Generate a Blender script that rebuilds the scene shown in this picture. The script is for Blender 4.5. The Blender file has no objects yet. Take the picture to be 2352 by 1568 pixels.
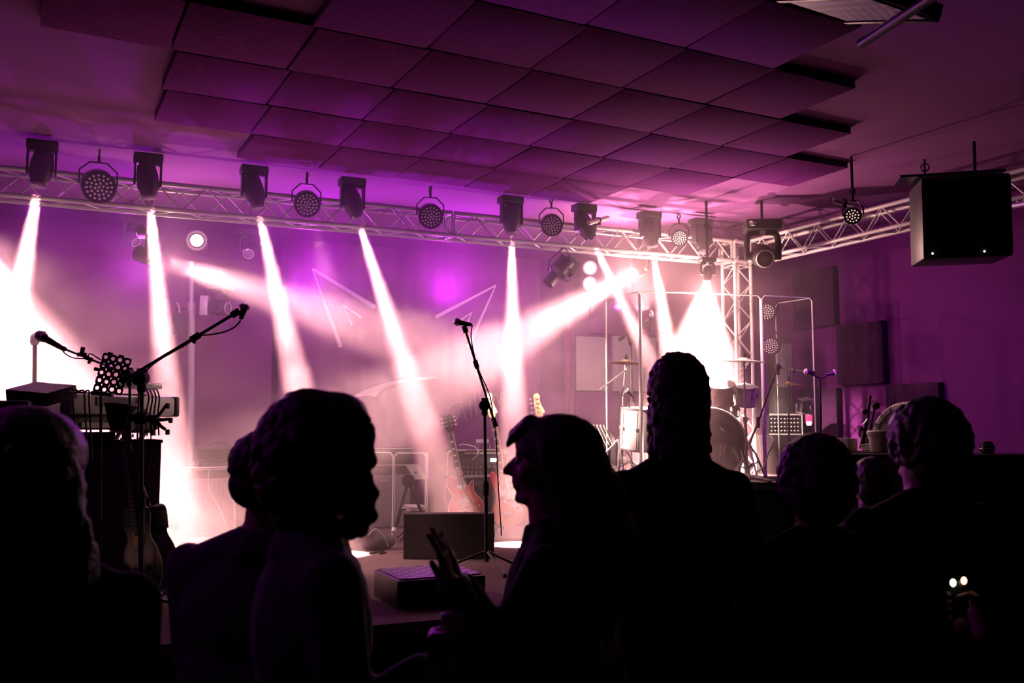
import bpy, bmesh, math, random
from mathutils import Vector, Matrix, Euler
random.seed(7)
S = bpy.context.scene
COL = S.collection
PI = math.pi

# ------------------------------------------------------------------ camera
YAW, PITCH, FPX = math.radians(24.6), math.radians(5.2), 2150.0
CAM = Vector((0, 0, 1.65))
FW = Vector((math.sin(YAW) * math.cos(PITCH), math.cos(YAW) * math.cos(PITCH), math.sin(PITCH)))
RT = Vector((math.cos(YAW), -math.sin(YAW), 0))
UP = RT.cross(FW)
cd = bpy.data.cameras.new('camera')
cd.sensor_width = 36.0
cd.lens = FPX / 2352 * 36
cd.clip_start = 0.05
cd.clip_end = 60
cd.dof.use_dof = True
cd.dof.focus_distance = 6.5
cd.dof.aperture_fstop = 3.6
cam = bpy.data.objects.new('camera', cd)
COL.objects.link(cam)
cam.matrix_world = Matrix.Translation(CAM) @ Matrix((RT, UP, -FW)).transposed().to_4x4()
S.camera = cam

def ray(x, y):
    return FW + RT * ((x - 1176) / FPX) - UP * ((y - 784) / FPX)
def at(x, y, d): return CAM + ray(x, y) * d
def onX(x, y, X): v = ray(x, y); return CAM + v * ((X - CAM.x) / v.x)
def onY(x, y, Y): v = ray(x, y); return CAM + v * ((Y - CAM.y) / v.y)
def onZ(x, y, Z): v = ray(x, y); return CAM + v * ((Z - CAM.z) / v.z)

# ------------------------------------------------------------------ colour management, world
S.view_settings.view_transform = 'Standard'
S.view_settings.look = 'None'
S.view_settings.exposure = 0.0
S.view_settings.gamma = 1.0
S.view_settings.use_curve_mapping = False
W = bpy.data.worlds.new('dark_hall')
S.world = W
W.use_nodes = True
W.node_tree.nodes['Background'].inputs[0].default_value = (0.5, 0.0, 0.6, 1)
W.node_tree.nodes['Background'].inputs[1].default_value = 0.0
S.cycles.volume_bounces = 0
S.cycles.max_bounces = 6
S.cycles.diffuse_bounces = 1
S.cycles.transparent_max_bounces = 24
S.cycles.sample_clamp_indirect = 3.0
S.cycles.caustics_reflective = False
S.cycles.caustics_refractive = False

PEACH = (1.0, 0.54, 0.47)
PURPLE = (0.74, 0.02, 1.0)

def aim(o, p, q):
    o.location = p
    o.rotation_euler = (Vector(q) - Vector(p)).to_track_quat('-Z', 'Y').to_euler()
def spot(name, p, q, watts, ang, blend=0.35, col=PEACH, r=0.012):
    l = bpy.data.lights.new(name, 'SPOT')
    l.energy = watts; l.color = col; l.spot_size = math.radians(ang); l.spot_blend = blend
    l.shadow_soft_size = r
    o = bpy.data.objects.new(name, l); COL.objects.link(o); aim(o, p, q)
    return o
def area(name, p, q, watts, sx, sy, col=PURPLE, spread=180):
    l = bpy.data.lights.new(name, 'AREA')
    l.energy = watts; l.color = col; l.shape = 'RECTANGLE'; l.size = sx; l.size_y = sy
    l.spread = math.radians(spread)
    o = bpy.data.objects.new(name, l); COL.objects.link(o); aim(o, p, q)
    return o
def point(name, p, watts, r=0.15, col=PURPLE):
    l = bpy.data.lights.new(name, 'POINT'); l.energy = watts; l.color = col; l.shadow_soft_size = r
    o = bpy.data.objects.new(name, l); COL.objects.link(o); o.location = p
    return o

# ------------------------------------------------------------------ materials
def mat(name, col, rough=0.6, metal=0.0, var=0.12, scale=25.0, bump=0.0, spec=0.5, emit=None, es=0.0, sheen=0.0):
    m = bpy.data.materials.new(name); m.use_nodes = True
    nt = m.node_tree; b = nt.nodes['Principled BSDF']; L = nt.links
    tc = nt.nodes.new('ShaderNodeTexCoord')
    n = nt.nodes.new('ShaderNodeTexNoise'); n.inputs['Scale'].default_value = scale; n.inputs['Detail'].default_value = 3
    L.new(tc.outputs['Object'], n.inputs['Vector'])
    mx = nt.nodes.new('ShaderNodeMix'); mx.data_type = 'RGBA'
    mx.inputs[6].default_value = (*[c * (1 - var) for c in col], 1)
    mx.inputs[7].default_value = (*[min(1, c * (1 + var)) for c in col], 1)
    L.new(n.outputs['Fac'], mx.inputs[0]); L.new(mx.outputs[2], b.inputs['Base Color'])
    b.inputs['Roughness'].default_value = rough; b.inputs['Metallic'].default_value = metal
    b.inputs['Specular IOR Level'].default_value = spec
    if sheen: b.inputs['Sheen Weight'].default_value = sheen
    if emit:
        b.inputs['Emission Color'].default_value = (*emit, 1); b.inputs['Emission Strength'].default_value = es
    if bump:
        bp = nt.nodes.new('ShaderNodeBump'); bp.inputs['Strength'].default_value = bump; bp.inputs['Distance'].default_value = 0.01
        L.new(n.outputs['Fac'], bp.inputs['Height']); L.new(bp.outputs[0], b.inputs['Normal'])
    return m

def nodes(m): return m.node_tree, m.node_tree.nodes['Principled BSDF']

M = {}
M['black'] = mat('black_paint', (0.012, 0.012, 0.013), 0.45)
M['black_gloss'] = mat('black_gloss', (0.01, 0.01, 0.011), 0.12)
M['rubber'] = mat('rubber', (0.02, 0.02, 0.02), 0.8)
M['tolex'] = mat('tolex', (0.035, 0.033, 0.036), 0.6, scale=300, bump=0.4)
M['dark_metal'] = mat('dark_metal', (0.04, 0.04, 0.045), 0.35, 0.5)
M['alu'] = mat('aluminium', (0.8, 0.78, 0.77), 0.4, 0.12, var=0.05)
M['chrome'] = mat('chrome', (0.85, 0.85, 0.86), 0.16, 0.85, var=0.03)
M['white'] = mat('white_plastic', (0.75, 0.74, 0.72), 0.5)
M['cream'] = mat('cream', (0.7, 0.66, 0.55), 0.5)
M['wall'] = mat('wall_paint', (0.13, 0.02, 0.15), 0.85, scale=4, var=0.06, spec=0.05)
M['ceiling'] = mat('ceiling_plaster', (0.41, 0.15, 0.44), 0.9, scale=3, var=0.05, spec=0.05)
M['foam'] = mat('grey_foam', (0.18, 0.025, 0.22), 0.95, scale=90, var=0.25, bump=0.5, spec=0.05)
M['foam_dark'] = mat('dark_foam', (0.05, 0.015, 0.055), 0.95, scale=90, var=0.25, bump=0.5, spec=0.05)
M['foam_light'] = mat('light_foam', (0.6, 0.57, 0.55), 0.95, scale=90, var=0.1, bump=0.3, spec=0.05)
M['carpet'] = mat('stage_carpet', (0.2, 0.13, 0.15), 0.95, scale=220, var=0.5, bump=0.6, spec=0.05)
M['riser'] = mat('riser_carpet', (0.04, 0.03, 0.035), 0.95, scale=220, var=0.5, bump=0.6, spec=0.05)
M['floor'] = mat('floor_vinyl', (0.03, 0.03, 0.03), 0.6, scale=8)
M['drape'] = mat('black_drape', (0.008, 0.008, 0.009), 0.95, spec=0.05)
M['script'] = mat('script_print', (0.42, 0.33, 0.4), 0.8)
M['logo'] = mat('logo_vinyl', (0.85, 0.82, 0.8), 0.7)
M['wood'] = mat('maple', (0.6, 0.4, 0.22), 0.35, scale=40)
M['rosewood'] = mat('rosewood', (0.05, 0.025, 0.018), 0.45)
M['cloth_black'] = mat('black_cloth', (0.012, 0.011, 0.013), 0.95, scale=60, spec=0.05)
M['cloth_purple'] = mat('dark_jacket', (0.035, 0.02, 0.045), 0.9, scale=60)
M['case_purple'] = mat('case_laminate', (0.12, 0.03, 0.14), 0.7)
M['skin'] = mat('skin', (0.35, 0.2, 0.15), 0.55)
M['hair'] = mat('dark_hair', (0.012, 0.009, 0.008), 0.55, scale=120, bump=0.5)
M['hair_light'] = mat('light_hair', (0.22, 0.15, 0.1), 0.6, scale=120, bump=0.5)
M['paper'] = mat('paper', (0.8, 0.78, 0.72), 0.8)
M['drumhead'] = mat('drum_head', (0.75, 0.73, 0.7), 0.5)
M['drum_shell'] = mat('drum_shell', (0.45, 0.4, 0.38), 0.25)
M['brass'] = mat('cymbal_bronze', (0.8, 0.6, 0.3), 0.28, 0.8, scale=8)
M['edge'] = mat('frosted_edge', (0.95, 0.93, 0.9), 0.6, var=0.02)
M['edge'].node_tree.nodes['Principled BSDF'].inputs['Subsurface Weight'].default_value = 0.6
M['edge'].node_tree.nodes['Principled BSDF'].inputs['Subsurface Radius'].default_value = (0.03, 0.03, 0.03)
M['pearl'] = mat('pearl_white', (0.85, 0.83, 0.8), 0.3)
M['red'] = mat('red_led', (0.5, 0.02, 0.1), 0.4, emit=(1, 0.05, 0.2), es=1.5)
M['led_white'] = mat('white_indicator', (0.8, 0.8, 0.8), 0.4, emit=(1, 0.85, 0.8), es=6)
M['led_green'] = mat('green_indicator', (0.6, 0.8, 0.5), 0.4, emit=(0.95, 1, 0.75), es=3)
M['led_orange'] = mat('orange_indicator', (0.8, 0.5, 0.3), 0.4, emit=(1, 0.55, 0.35), es=3)
M['lens_on'] = mat('lit_lens', (1, 0.8, 0.7), 0.3, emit=PEACH, es=14)
M['lens_glow'] = mat('glowing_lens', (0.8, 0.7, 0.6), 0.3, emit=(1, 0.72, 0.6), es=1.6)
M['lens_off'] = mat('dark_lens', (0.25, 0.2, 0.25), 0.08)
M['led_cell'] = mat('led_cell', (0.8, 0.75, 0.75), 0.15, emit=(0.9, 0.3, 0.7), es=0.06)
M['led_on_and_glint'] = mat('led_lit_and_glint', (0.8, 0.75, 0.75), 0.15, emit=(1, 0.62, 0.55), es=1.0)
M['yellow'] = mat('spruce_top', (0.95, 0.62, 0.05), 0.5, emit=(1, 0.6, 0.05), es=0.0)
M['stone'] = mat('cut_glass', (0.7, 0.65, 0.7), 0.05, 0.3, scale=200, var=0.3)
M['bag'] = mat('bag_nylon', (0.06, 0.05, 0.065), 0.7, bump=0.3)

def curtain_mat():
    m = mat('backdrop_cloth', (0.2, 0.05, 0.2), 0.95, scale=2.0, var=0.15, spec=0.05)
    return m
M['curtain'] = curtain_mat()

def grille_mat(name, base, hole, sx, sy, rough=0.4):
    m = bpy.data.materials.new(name); m.use_nodes = True; nt, b = nodes(m); L = nt.links
    tc = nt.nodes.new('ShaderNodeTexCoord'); mp = nt.nodes.new('ShaderNodeMapping')
    mp.inputs['Scale'].default_value = (sx, sx, sy)
    v = nt.nodes.new('ShaderNodeTexVoronoi'); v.inputs['Scale'].default_value = 1; v.inputs['Randomness'].default_value = 0.0
    cr = nt.nodes.new('ShaderNodeValToRGB'); cr.color_ramp.elements[0].position = 0.32; cr.color_ramp.elements[1].position = 0.36
    cr.color_ramp.elements[0].color = (*hole, 1); cr.color_ramp.elements[1].color = (*base, 1)
    L.new(tc.outputs['Object'], mp.inputs[0]); L.new(mp.outputs[0], v.inputs['Vector']); L.new(v.outputs['Distance'], cr.inputs[0])
    L.new(cr.outputs[0], b.inputs['Base Color']); b.inputs['Roughness'].default_value = rough
    return m
M['grille'] = grille_mat('amp_grille_cloth', (0.42, 0.36, 0.38), (0.1, 0.08, 0.1), 90, 90, 0.8)
M['mesh'] = grille_mat('steel_mesh', (0.35, 0.33, 0.35), (0.0, 0.0, 0.0), 70, 70)
def checker_mat(name, a, b_, s):
    m = bpy.data.materials.new(name); m.use_nodes = True; nt, b = nodes(m); L = nt.links
    tc = nt.nodes.new('ShaderNodeTexCoord'); ck = nt.nodes.new('ShaderNodeTexChecker'); ck.inputs['Scale'].default_value = s
    ck.inputs['Color1'].default_value = (*a, 1); ck.inputs['Color2'].default_value = (*b_, 1)
    w = nt.nodes.new('ShaderNodeTexWave'); w.inputs['Scale'].default_value = s * 1.6; w.bands_direction = 'X'
    mx = nt.nodes.new('ShaderNodeMix'); mx.data_type = 'RGBA'; mx.blend_type = 'MULTIPLY'; mx.inputs[0].default_value = 0.35
    L.new(tc.outputs['Generated'], ck.inputs[0]); L.new(tc.outputs['Generated'], w.inputs[0])
    L.new(ck.outputs[0], mx.inputs[6]); L.new(w.outputs[0], mx.inputs[7]); L.new(mx.outputs[2], b.inputs['Base Color'])
    b.inputs['Roughness'].default_value = 0.45
    return m
M['checker'] = checker_mat('checker_grille', (0.5, 0.46, 0.5), (0.09, 0.08, 0.1), 9)

def burst(name, c0, c1, c2, cz, r0, r1):
    m = bpy.data.materials.new(name); m.use_nodes = True; nt, b = nodes(m); L = nt.links
    tc = nt.nodes.new('ShaderNodeTexCoord'); mp = nt.nodes.new('ShaderNodeMapping'); mp.vector_type = 'POINT'
    mp.inputs['Location'].default_value = (0, 0, -cz * 0.8); mp.inputs['Scale'].default_value = (1, 0, 0.8)
    ln = nt.nodes.new('ShaderNodeVectorMath'); ln.operation = 'LENGTH'
    mr = nt.nodes.new('ShaderNodeMapRange'); mr.inputs[1].default_value = r0; mr.inputs[2].default_value = r1
    cr = nt.nodes.new('ShaderNodeValToRGB'); e = cr.color_ramp.elements
    e[0].position = 0; e[0].color = (*c0, 1); e[1].position = 1; e[1].color = (*c2, 1)
    k = e.new(0.5); k.color = (*c1, 1)
    L.new(tc.outputs['Object'], mp.inputs[0]); L.new(mp.outputs[0], ln.inputs[0]); L.new(ln.outputs['Value'], mr.inputs[0])
    L.new(mr.outputs[0], cr.inputs[0]); L.new(cr.outputs[0], b.inputs['Base Color'])
    b.inputs['Roughness'].default_value = 0.15; b.inputs['Coat Weight'].default_value = 0.5
    return m
M['burst'] = burst('cherry_sunburst', (0.9, 0.42, 0.16), (0.8, 0.16, 0.09), (0.35, 0.02, 0.08), 0.15, 0.03, 0.19)
M['burst_bass'] = burst('orange_red_finish', (0.85, 0.25, 0.08), (0.8, 0.15, 0.06), (0.7, 0.05, 0.1), 0.16, 0.03, 0.24)

def acrylic():
    m = bpy.data.materials.new('clear_acrylic'); m.use_nodes = True; nt = m.node_tree; nt.nodes.clear(); L = nt.links
    o = nt.nodes.new('ShaderNodeOutputMaterial'); t = nt.nodes.new('ShaderNodeBsdfTransparent'); g = nt.nodes.new('ShaderNodeBsdfGlossy')
    t.inputs[0].default_value = (0.98, 0.98, 0.98, 1); g.inputs['Roughness'].default_value = 0.05
    f = nt.nodes.new('ShaderNodeFresnel'); f.inputs[0].default_value = 1.3
    x = nt.nodes.new('ShaderNodeMixShader'); mu = nt.nodes.new('ShaderNodeMath'); mu.operation = 'MINIMUM'; mu.inputs[1].default_value = 0.08; L.new(f.outputs[0], mu.inputs[0]); L.new(mu.outputs[0], x.inputs[0]); L.new(t.outputs[0], x.inputs[1]); L.new(g.outputs[0], x.inputs[2])
    L.new(x.outputs[0], o.inputs[0])
    return m
M['acrylic'] = acrylic()

# ------------------------------------------------------------------ mesh helpers
ORG = {}
V3 = Vector
def frame(d):
    d = Vector(d).normalized()
    a = Vector((0, 0, 1)) if abs(d.z) < 0.95 else Vector((1, 0, 0))
    x = d.cross(a).normalized()
    return x, d.cross(x).normalized(), d

class MB:
    def __init__(self, mtx=None):
        self.v = []; self.f = []; self.mtx = mtx or Matrix.Identity(4)
    def _a(self, vs, fs):
        o = len(self.v); self.v += [self.mtx @ Vector(p) for p in vs]; self.f += [[i + o for i in q] for q in fs]
        return self
    def box(self, c, s, rot=None, bev=0.0):
        h = [k / 2 for k in s]; R = rot.to_3x3() if rot is not None else Matrix.Identity(3); c = Vector(c)
        if bev > 0:
            bev = min(bev, min(h) * 0.9)
            bm = bmesh.new(); bmesh.ops.create_cube(bm, size=1)
            for v in bm.verts: v.co = Vector((v.co.x * s[0], v.co.y * s[1], v.co.z * s[2]))
            bmesh.ops.bevel(bm, geom=list(bm.edges), offset=bev, segments=2, affect='EDGES', profile=0.5)
            bm.verts.index_update()
            vs = [c + R @ v.co for v in bm.verts]; fs = [[v.index for v in f.verts] for f in bm.faces]; bm.free()
            return self._a(vs, fs)
        vs = [c + R @ Vector((x * h[0], y * h[1], z * h[2])) for x in (-1, 1) for y in (-1, 1) for z in (-1, 1)]
        return self._a(vs, [[0, 1, 3, 2], [4, 6, 7, 5], [0, 4, 5, 1], [2, 3, 7, 6], [0, 2, 6, 4], [1, 5, 7, 3]])
    def cyl(self, p, q, r0, r1=None, n=14, cap=True):
        r1 = r0 if r1 is None else r1; p = Vector(p); q = Vector(q); x, y, d = frame(q - p)
        vs = []
        for c, r in ((p, r0), (q, r1)):
            vs += [c + x * r * math.cos(2 * PI * i / n) + y * r * math.sin(2 * PI * i / n) for i in range(n)]
        fs = [[i, (i + 1) % n, n + (i + 1) % n, n + i] for i in range(n)]
        if cap: fs += [list(range(n))[::-1], list(range(n, 2 * n))]
        return self._a(vs, fs)
    def tube(self, pts, r, n=8):
        pts = [Vector(p) for p in pts]; vs = []; fs = []; x0 = None
        for k, p in enumerate(pts):
            d = (pts[min(k + 1, len(pts) - 1)] - pts[max(k - 1, 0)]).normalized()
            if x0 is None: x0 = frame(d)[0]
            x = (x0 - d * x0.dot(d)); x = x.normalized() if x.length > 1e-6 else frame(d)[0]; x0 = x; y = d.cross(x)
            rr = r[k] if isinstance(r, (list, tuple)) else r
            vs += [p + x * rr * math.cos(2 * PI * i / n) + y * rr * math.sin(2 * PI * i / n) for i in range(n)]
        for k in range(len(pts) - 1):
            a = k * n; fs += [[a + i, a + (i + 1) % n, a + n + (i + 1) % n, a + n + i] for i in range(n)]
        fs += [list(range(n))[::-1], [(len(pts) - 1) * n + i for i in range(n)]]
        return self._a(vs, fs)
    def lathe(self, prof, o=(0, 0, 0), ax=(0, 0, 1), n=24):
        x, y, d = frame(ax); o = Vector(o); vs = []; fs = []
        for r, h in prof:
            vs += [o + d * h + x * r * math.cos(2 * PI * i / n) + y * r * math.sin(2 * PI * i / n) for i in range(n)]
        for k in range(len(prof) - 1):
            a = k * n; fs += [[a + i, a + (i + 1) % n, a + n + (i + 1) % n, a + n + i] for i in range(n)]
        if prof[0][0] > 1e-5: fs.append(list(range(n))[::-1])
        if prof[-1][0] > 1e-5: fs.append([(len(prof) - 1) * n + i for i in range(n)])
        return self._a(vs, fs)
    def ell(self, c, r, n=14, m=9, rot=None):
        c = Vector(c); R = rot.to_3x3() if rot is not None else Matrix.Identity(3)
        if not isinstance(r, (tuple, list)): r = (r, r, r)
        vs = []; fs = []
        for j in range(1, m):
            t = PI * j / m
            vs += [c + R @ Vector((r[0] * math.sin(t) * math.cos(2 * PI * i / n), r[1] * math.sin(t) * math.sin(2 * PI * i / n), r[2] * math.cos(t))) for i in range(n)]
        vs += [c + R @ Vector((0, 0, r[2])), c - R @ Vector((0, 0, r[2]))]; T = len(vs) - 2
        for j in range(m - 2):
            a = j * n; fs += [[a + i, a + n + i, a + n + (i + 1) % n, a + (i + 1) % n] for i in range(n)]
        fs += [[T, i, (i + 1) % n] for i in range(n)]
        a = (m - 2) * n; fs += [[T + 1, a + (i + 1) % n, a + i] for i in range(n)]
        return self._a(vs, fs)
    def cap(self, p, q, r0, r1):
        self.cyl(p, q, r0, r1, n=12); self.ell(p, r0, 12, 8); self.ell(q, r1, 12, 8); return self
    def torus(self, c, ax, R, r, n=24, m=8, arc=1.0, ph=0.0):
        x, y, d = frame(ax); c = Vector(c)
        pts = [c + (x * math.cos(ph + 2 * PI * arc * i / n) + y * math.sin(ph + 2 * PI * arc * i / n)) * R for i in range(n + (0 if arc == 1.0 else 1))]
        if arc != 1.0: return self.tube(pts, r, m)
        vs = []; fs = []
        for i in range(n):
            a = 2 * PI * i / n; e = x * math.cos(a) + y * math.sin(a)
            vs += [c + e * (R + r * math.cos(2 * PI * j / m)) + d * r * math.sin(2 * PI * j / m) for j in range(m)]
        for i in range(n):
            for j in range(m):
                fs.append([i * m + j, ((i + 1) % n) * m + j, ((i + 1) % n) * m + (j + 1) % m, i * m + (j + 1) % m])
        return self._a(vs, fs)
    def prism(self, poly, y0, y1):          # poly in (x, z), extruded along y
        n = len(poly)
        vs = [(x, y0, z) for x, z in poly] + [(x, y1, z) for x, z in poly]
        fs = [[i, (i + 1) % n, n + (i + 1) % n, n + i] for i in range(n)] + [list(range(n))[::-1], list(range(n, 2 * n))]
        return self._a(vs, fs)
    def build(self, name, m, parent=None, flat=False, label=None):
        org = ORG.get(parent.name, Vector((0, 0, 0))) if parent else Vector((0, 0, 0))
        if parent is None:
            xs = [p.x for p in self.v]; ys = [p.y for p in self.v]; zs = [p.z for p in self.v]
            org = Vector(((min(xs) + max(xs)) / 2, (min(ys) + max(ys)) / 2, min(zs)))
        me = bpy.data.meshes.new(name)
        me.from_pydata([p - org for p in self.v], [], self.f)
        bm = bmesh.new(); bm.from_mesh(me); bmesh.ops.recalc_face_normals(bm, faces=bm.faces); bm.to_mesh(me); bm.free()
        if not flat:
            me.shade_smooth(); me.set_sharp_from_angle(angle=math.radians(38))
        me.materials.append(M[m] if isinstance(m, str) else m)
        o = bpy.data.objects.new(name, me); COL.objects.link(o)
        ORG[o.name] = org
        if parent: o.parent = parent
        else: o.location = org
        if label: o['label'] = label
        return o

def tag(o, label=None, cat=None, group=None, kind=None):
    if label: o['label'] = label
    if cat: o['category'] = cat
    if group: o['group'] = group
    if kind: o['kind'] = kind
    return o
def thing(name, label, cat, loc=(0, 0, 0), group=None):
    o = bpy.data.objects.new(name, None); COL.objects.link(o); o.location = loc; o.empty_display_size = 0.1
    ORG[o.name] = Vector(loc)
    return tag(o, label, cat, group)
def kids(o): return [c for c in o.children]
def dup(o, loc=None, rot=None, label=None, parent=None):
    c = o.copy(); COL.objects.link(c)
    if parent: c.parent = parent
    if loc is not None: c.location = loc
    if rot is not None: c.rotation_euler = rot
    if label: c['label'] = label
    for k in kids(o): dup(k, parent=c)
    return c
def struct(o): o['kind'] = 'structure'; return o
def Tm(loc, rz=0, rx=0, ry=0, s=1.0):
    return Matrix.Translation(Vector(loc)) @ Matrix.Rotation(rz, 4, 'Z') @ Matrix.Rotation(rx, 4, 'X') @ Matrix.Rotation(ry, 4, 'Y') @ Matrix.Scale(s, 4)
def smooth_closed(pts, k=5):
    n = len(pts); out = []
    for i in range(n):
        p0, p1, p2, p3 = [Vector((*pts[(i + j - 1) % n], 0)) for j in range(4)]
        for t in range(k):
            u = t / k
            q = 0.5 * ((2 * p1) + (p2 - p0) * u + (2 * p0 - 5 * p1 + 4 * p2 - p3) * u * u + (3 * p1 - p0 - 3 * p2 + p3) * u ** 3)
            out.append((q.x, q.y))
    return out
def smooth_open(pts, k=6):
    pts = [Vector(p) for p in pts]; out = []
    for i in range(len(pts) - 1):
        p0 = pts[max(i - 1, 0)]; p1 = pts[i]; p2 = pts[i + 1]; p3 = pts[min(i + 2, len(pts) - 1)]
        for t in range(k):
            u = t / k
            out.append(0.5 * ((2 * p1) + (p2 - p0) * u + (2 * p0 - 5 * p1 + 4 * p2 - p3) * u * u + (3 * p1 - p0 - 3 * p2 + p3) * u ** 3))
    out.append(pts[-1]); return out
def text(body, size, name, m, mtx, parent, ext=0.001):
    c = bpy.data.curves.new(name, 'FONT'); c.body = body; c.size = size; c.extrude = ext; c.align_x = 'CENTER'; c.align_y = 'CENTER'
    t = bpy.data.objects.new(name, c); COL.objects.link(t)
    dg = bpy.context.evaluated_depsgraph_get(); me = bpy.data.meshes.new_from_object(t.evaluated_get(dg))
    bpy.data.objects.remove(t); bpy.data.curves.remove(c)
    org = ORG.get(parent.name, Vector((0, 0, 0)))
    me.transform(Matrix.Translation(-org) @ mtx); me.materials.clear(); me.materials.append(M[m])
    o = bpy.data.objects.new(name, me); COL.objects.link(o); o.parent = parent; ORG[o.name] = org
    return o
UPRIGHT = Matrix.Rotation(PI / 2, 4, 'X')      # text plane facing -Y

def remesh(mb, name, m, parent, voxel, it=3, disp=0.0):
    me = bpy.data.meshes.new('tmp'); me.from_pydata([tuple(p) for p in mb.v], [], mb.f)
    t = bpy.data.objects.new('tmp', me); COL.objects.link(t)
    r = t.modifiers.new('r', 'REMESH'); r.mode = 'VOXEL'; r.voxel_size = voxel
    if it:
        s = t.modifiers.new('s', 'SMOOTH'); s.iterations = it; s.factor = 0.5
    dg = bpy.context.evaluated_depsgraph_get(); nm = bpy.data.meshes.new_from_object(t.evaluated_get(dg))
    bpy.data.objects.remove(t); bpy.data.meshes.remove(me)
    org = ORG.get(parent.name, Vector((0, 0, 0)))
    nm.transform(Matrix.Translation(-org)); nm.name = name; nm.materials.clear(); nm.materials.append(M[m]); nm.shade_smooth()
    o = bpy.data.objects.new(name, nm); COL.objects.link(o); o.parent = parent; ORG[o.name] = org
    return o

# ------------------------------------------------------------------ wash light of the room, mostly added fill without lamp housings
HZ = 0.62
for i, x in enumerate((-1.1, 0.4, 1.9, 3.3)):
    spot('purple_ceiling_fill', (x, 8.98, 3.0), (x - 0.5, 3.0, 3.75), (50, 105, 200, 210)[i], 90, 0.9, PURPLE, 0.03)  # unseen purple spots added to tint the ceiling from the stage side
for i, x in enumerate((-0.4, 1.3, 3.0, 4.5)):
    spot('purple_backdrop_fill', (x, 7.6, 3.3), (x + 0.4, 9.3, 2.2), 22, 120, 0.9, PURPLE, 0.04)  # purple fill added for the backdrop; belongs to no can on the truss
spot('warm_ceiling_light', (4.95, 7.8, 2.75), (4.75, 7.15, 3.65), 260, 92, 0.9, PEACH, 0.03)
spot('warm_guitar_fill', (4.3, 6.55, 3.3), (3.1, 8.0, 1.1), 110, 50, 0.9, PEACH, 0.06)  # fill added to warm the fronts of the guitars
spot('warm_carpet_fill', (1.6, 7.1, 3.15), (1.9, 6.5, 0.7), 300, 34, 0.9, PEACH, 0.05)  # unhoused spot added to brighten the front carpet and haze
spot('warm_truss_fill', (4.7, 6.95, 3.1), (6.02, 5.4, 3.3), 9, 26, 0.8, PEACH, 0.03)  # added peach spot, only there to warm the side truss
spot('purple_crowd_fill', (-1.6, 3.9, 3.1), (1.2, 2.2, 1.3), 22, 70, 0.8, PURPLE, 0.03)  # unseen purple light put in for rims on heads and hands
spot('guitar_fill', (-1.0, 4.7, 2.7), tuple(at(315, 1210, 4.9)), 14, 14, 0.8, PEACH, 0.02)  # small invented spot that lights the acoustic guitar's sound hole
spot('warm_corner_fill', (5.2, 6.5, 2.6), (6.2, 5.3, 1.4), 16, 50, 0.9, PEACH, 0.03)  # extra peach light added for the gear in the right corner
spot('purple_haze_fill', (-2.2, 7.9, 1.9), (5.0, 7.9, 1.0), 110, 44, 0.9, PURPLE, 0.04)  # added to turn the low haze purple; no lamp stands there
spot('purple_wall_fill', (5.2, 5.6, 2.4), (7.1, 6.6, 1.9), 22, 130, 0.8, PURPLE, 0.03)  # purple fill put in for the right wall, without a fixture

# ------------------------------------------------------------------ the room
struct(MB().box((2.1, 4.0, -0.05), (10.2, 11.2, 0.1)).build('floor', 'floor'))
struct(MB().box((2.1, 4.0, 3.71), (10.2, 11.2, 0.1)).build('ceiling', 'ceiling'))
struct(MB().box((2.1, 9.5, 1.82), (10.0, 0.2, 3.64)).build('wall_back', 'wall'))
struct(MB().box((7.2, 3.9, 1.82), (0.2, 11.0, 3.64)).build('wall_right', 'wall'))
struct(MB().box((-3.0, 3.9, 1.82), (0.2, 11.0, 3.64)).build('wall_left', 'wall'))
# stage: deck and its black skirt
SZ = 0.7
struct(MB().box((2.1, 6.93, SZ - 0.03), (9.98, 4.94, 0.06)).build('stage_deck', 'carpet'))
struct(MB().box((2.1, 4.5, 0.315), (9.98, 0.04, 0.63)).build('stage_front', 'drape'))

# acoustic panels, right wall (YZ squares) and back wall
def wpanel(y0, y1, z0, z1, m, label):
    o = MB().box((7.06, (y0 + y1) / 2, (z0 + z1) / 2), (0.08, y1 - y0, z1 - z0), bev=0.006).build('sound_absorber', m)
    tag(o, label, 'acoustic panel', 'foam panels on the walls')
wpanel(7.35, 7.96, 2.70, 3.31, 'foam_dark', 'dark foam panel high on the right wall, beside the truss tower')
wpanel(6.72, 7.33, 2.07, 2.68, 'foam_dark', 'dark foam panel on the right wall, lower right of the topmost one')
wpanel(6.09, 6.70, 1.44, 2.05, 'foam_dark', 'dark foam panel on the right wall above the tipped drum')
wpanel(7.35, 7.96, 1.44, 2.05, 'foam_dark', 'dark foam panel on the right wall behind the two-microphone stand')
def bpanel(x0, x1, z0, z1, m, label):
    o = MB().box(((x0 + x1) / 2, 9.37, (z0 + z1) / 2), (x1 - x0, 0.055, z1 - z0), bev=0.006).build('sound_absorber', m)
    tag(o, label, 'acoustic panel', 'foam panels on the walls')
bpanel(5.08, 5.49, 2.06, 2.68, 'foam_light', 'pale square panel on the back wall, left of the drum kit')
bpanel(5.57, 6.16, 2.06, 2.70, 'foam_light', 'pale panel on the back wall behind the tall cymbal stand')
bpanel(6.24, 6.85, 2.06, 2.70, 'foam_light', 'pale panel on the back wall in the right corner behind the drums')
bpanel(4.62, 4.98, 1.46, 2.05, 'foam', 'grey panel on the back wall beside the lone bass headstock')
bpanel(5.06, 5.62, 1.46, 2.04, 'foam', 'grey panel on the back wall below the pale square one')
bpanel(5.28, 5.56, 2.72, 3.30, 'foam', 'grey panel on the back wall above the pale square one')
bpanel(5.85, 6.35, 2.74, 3.34, 'foam', 'grey panel on the back wall high behind the drum shield')

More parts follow.
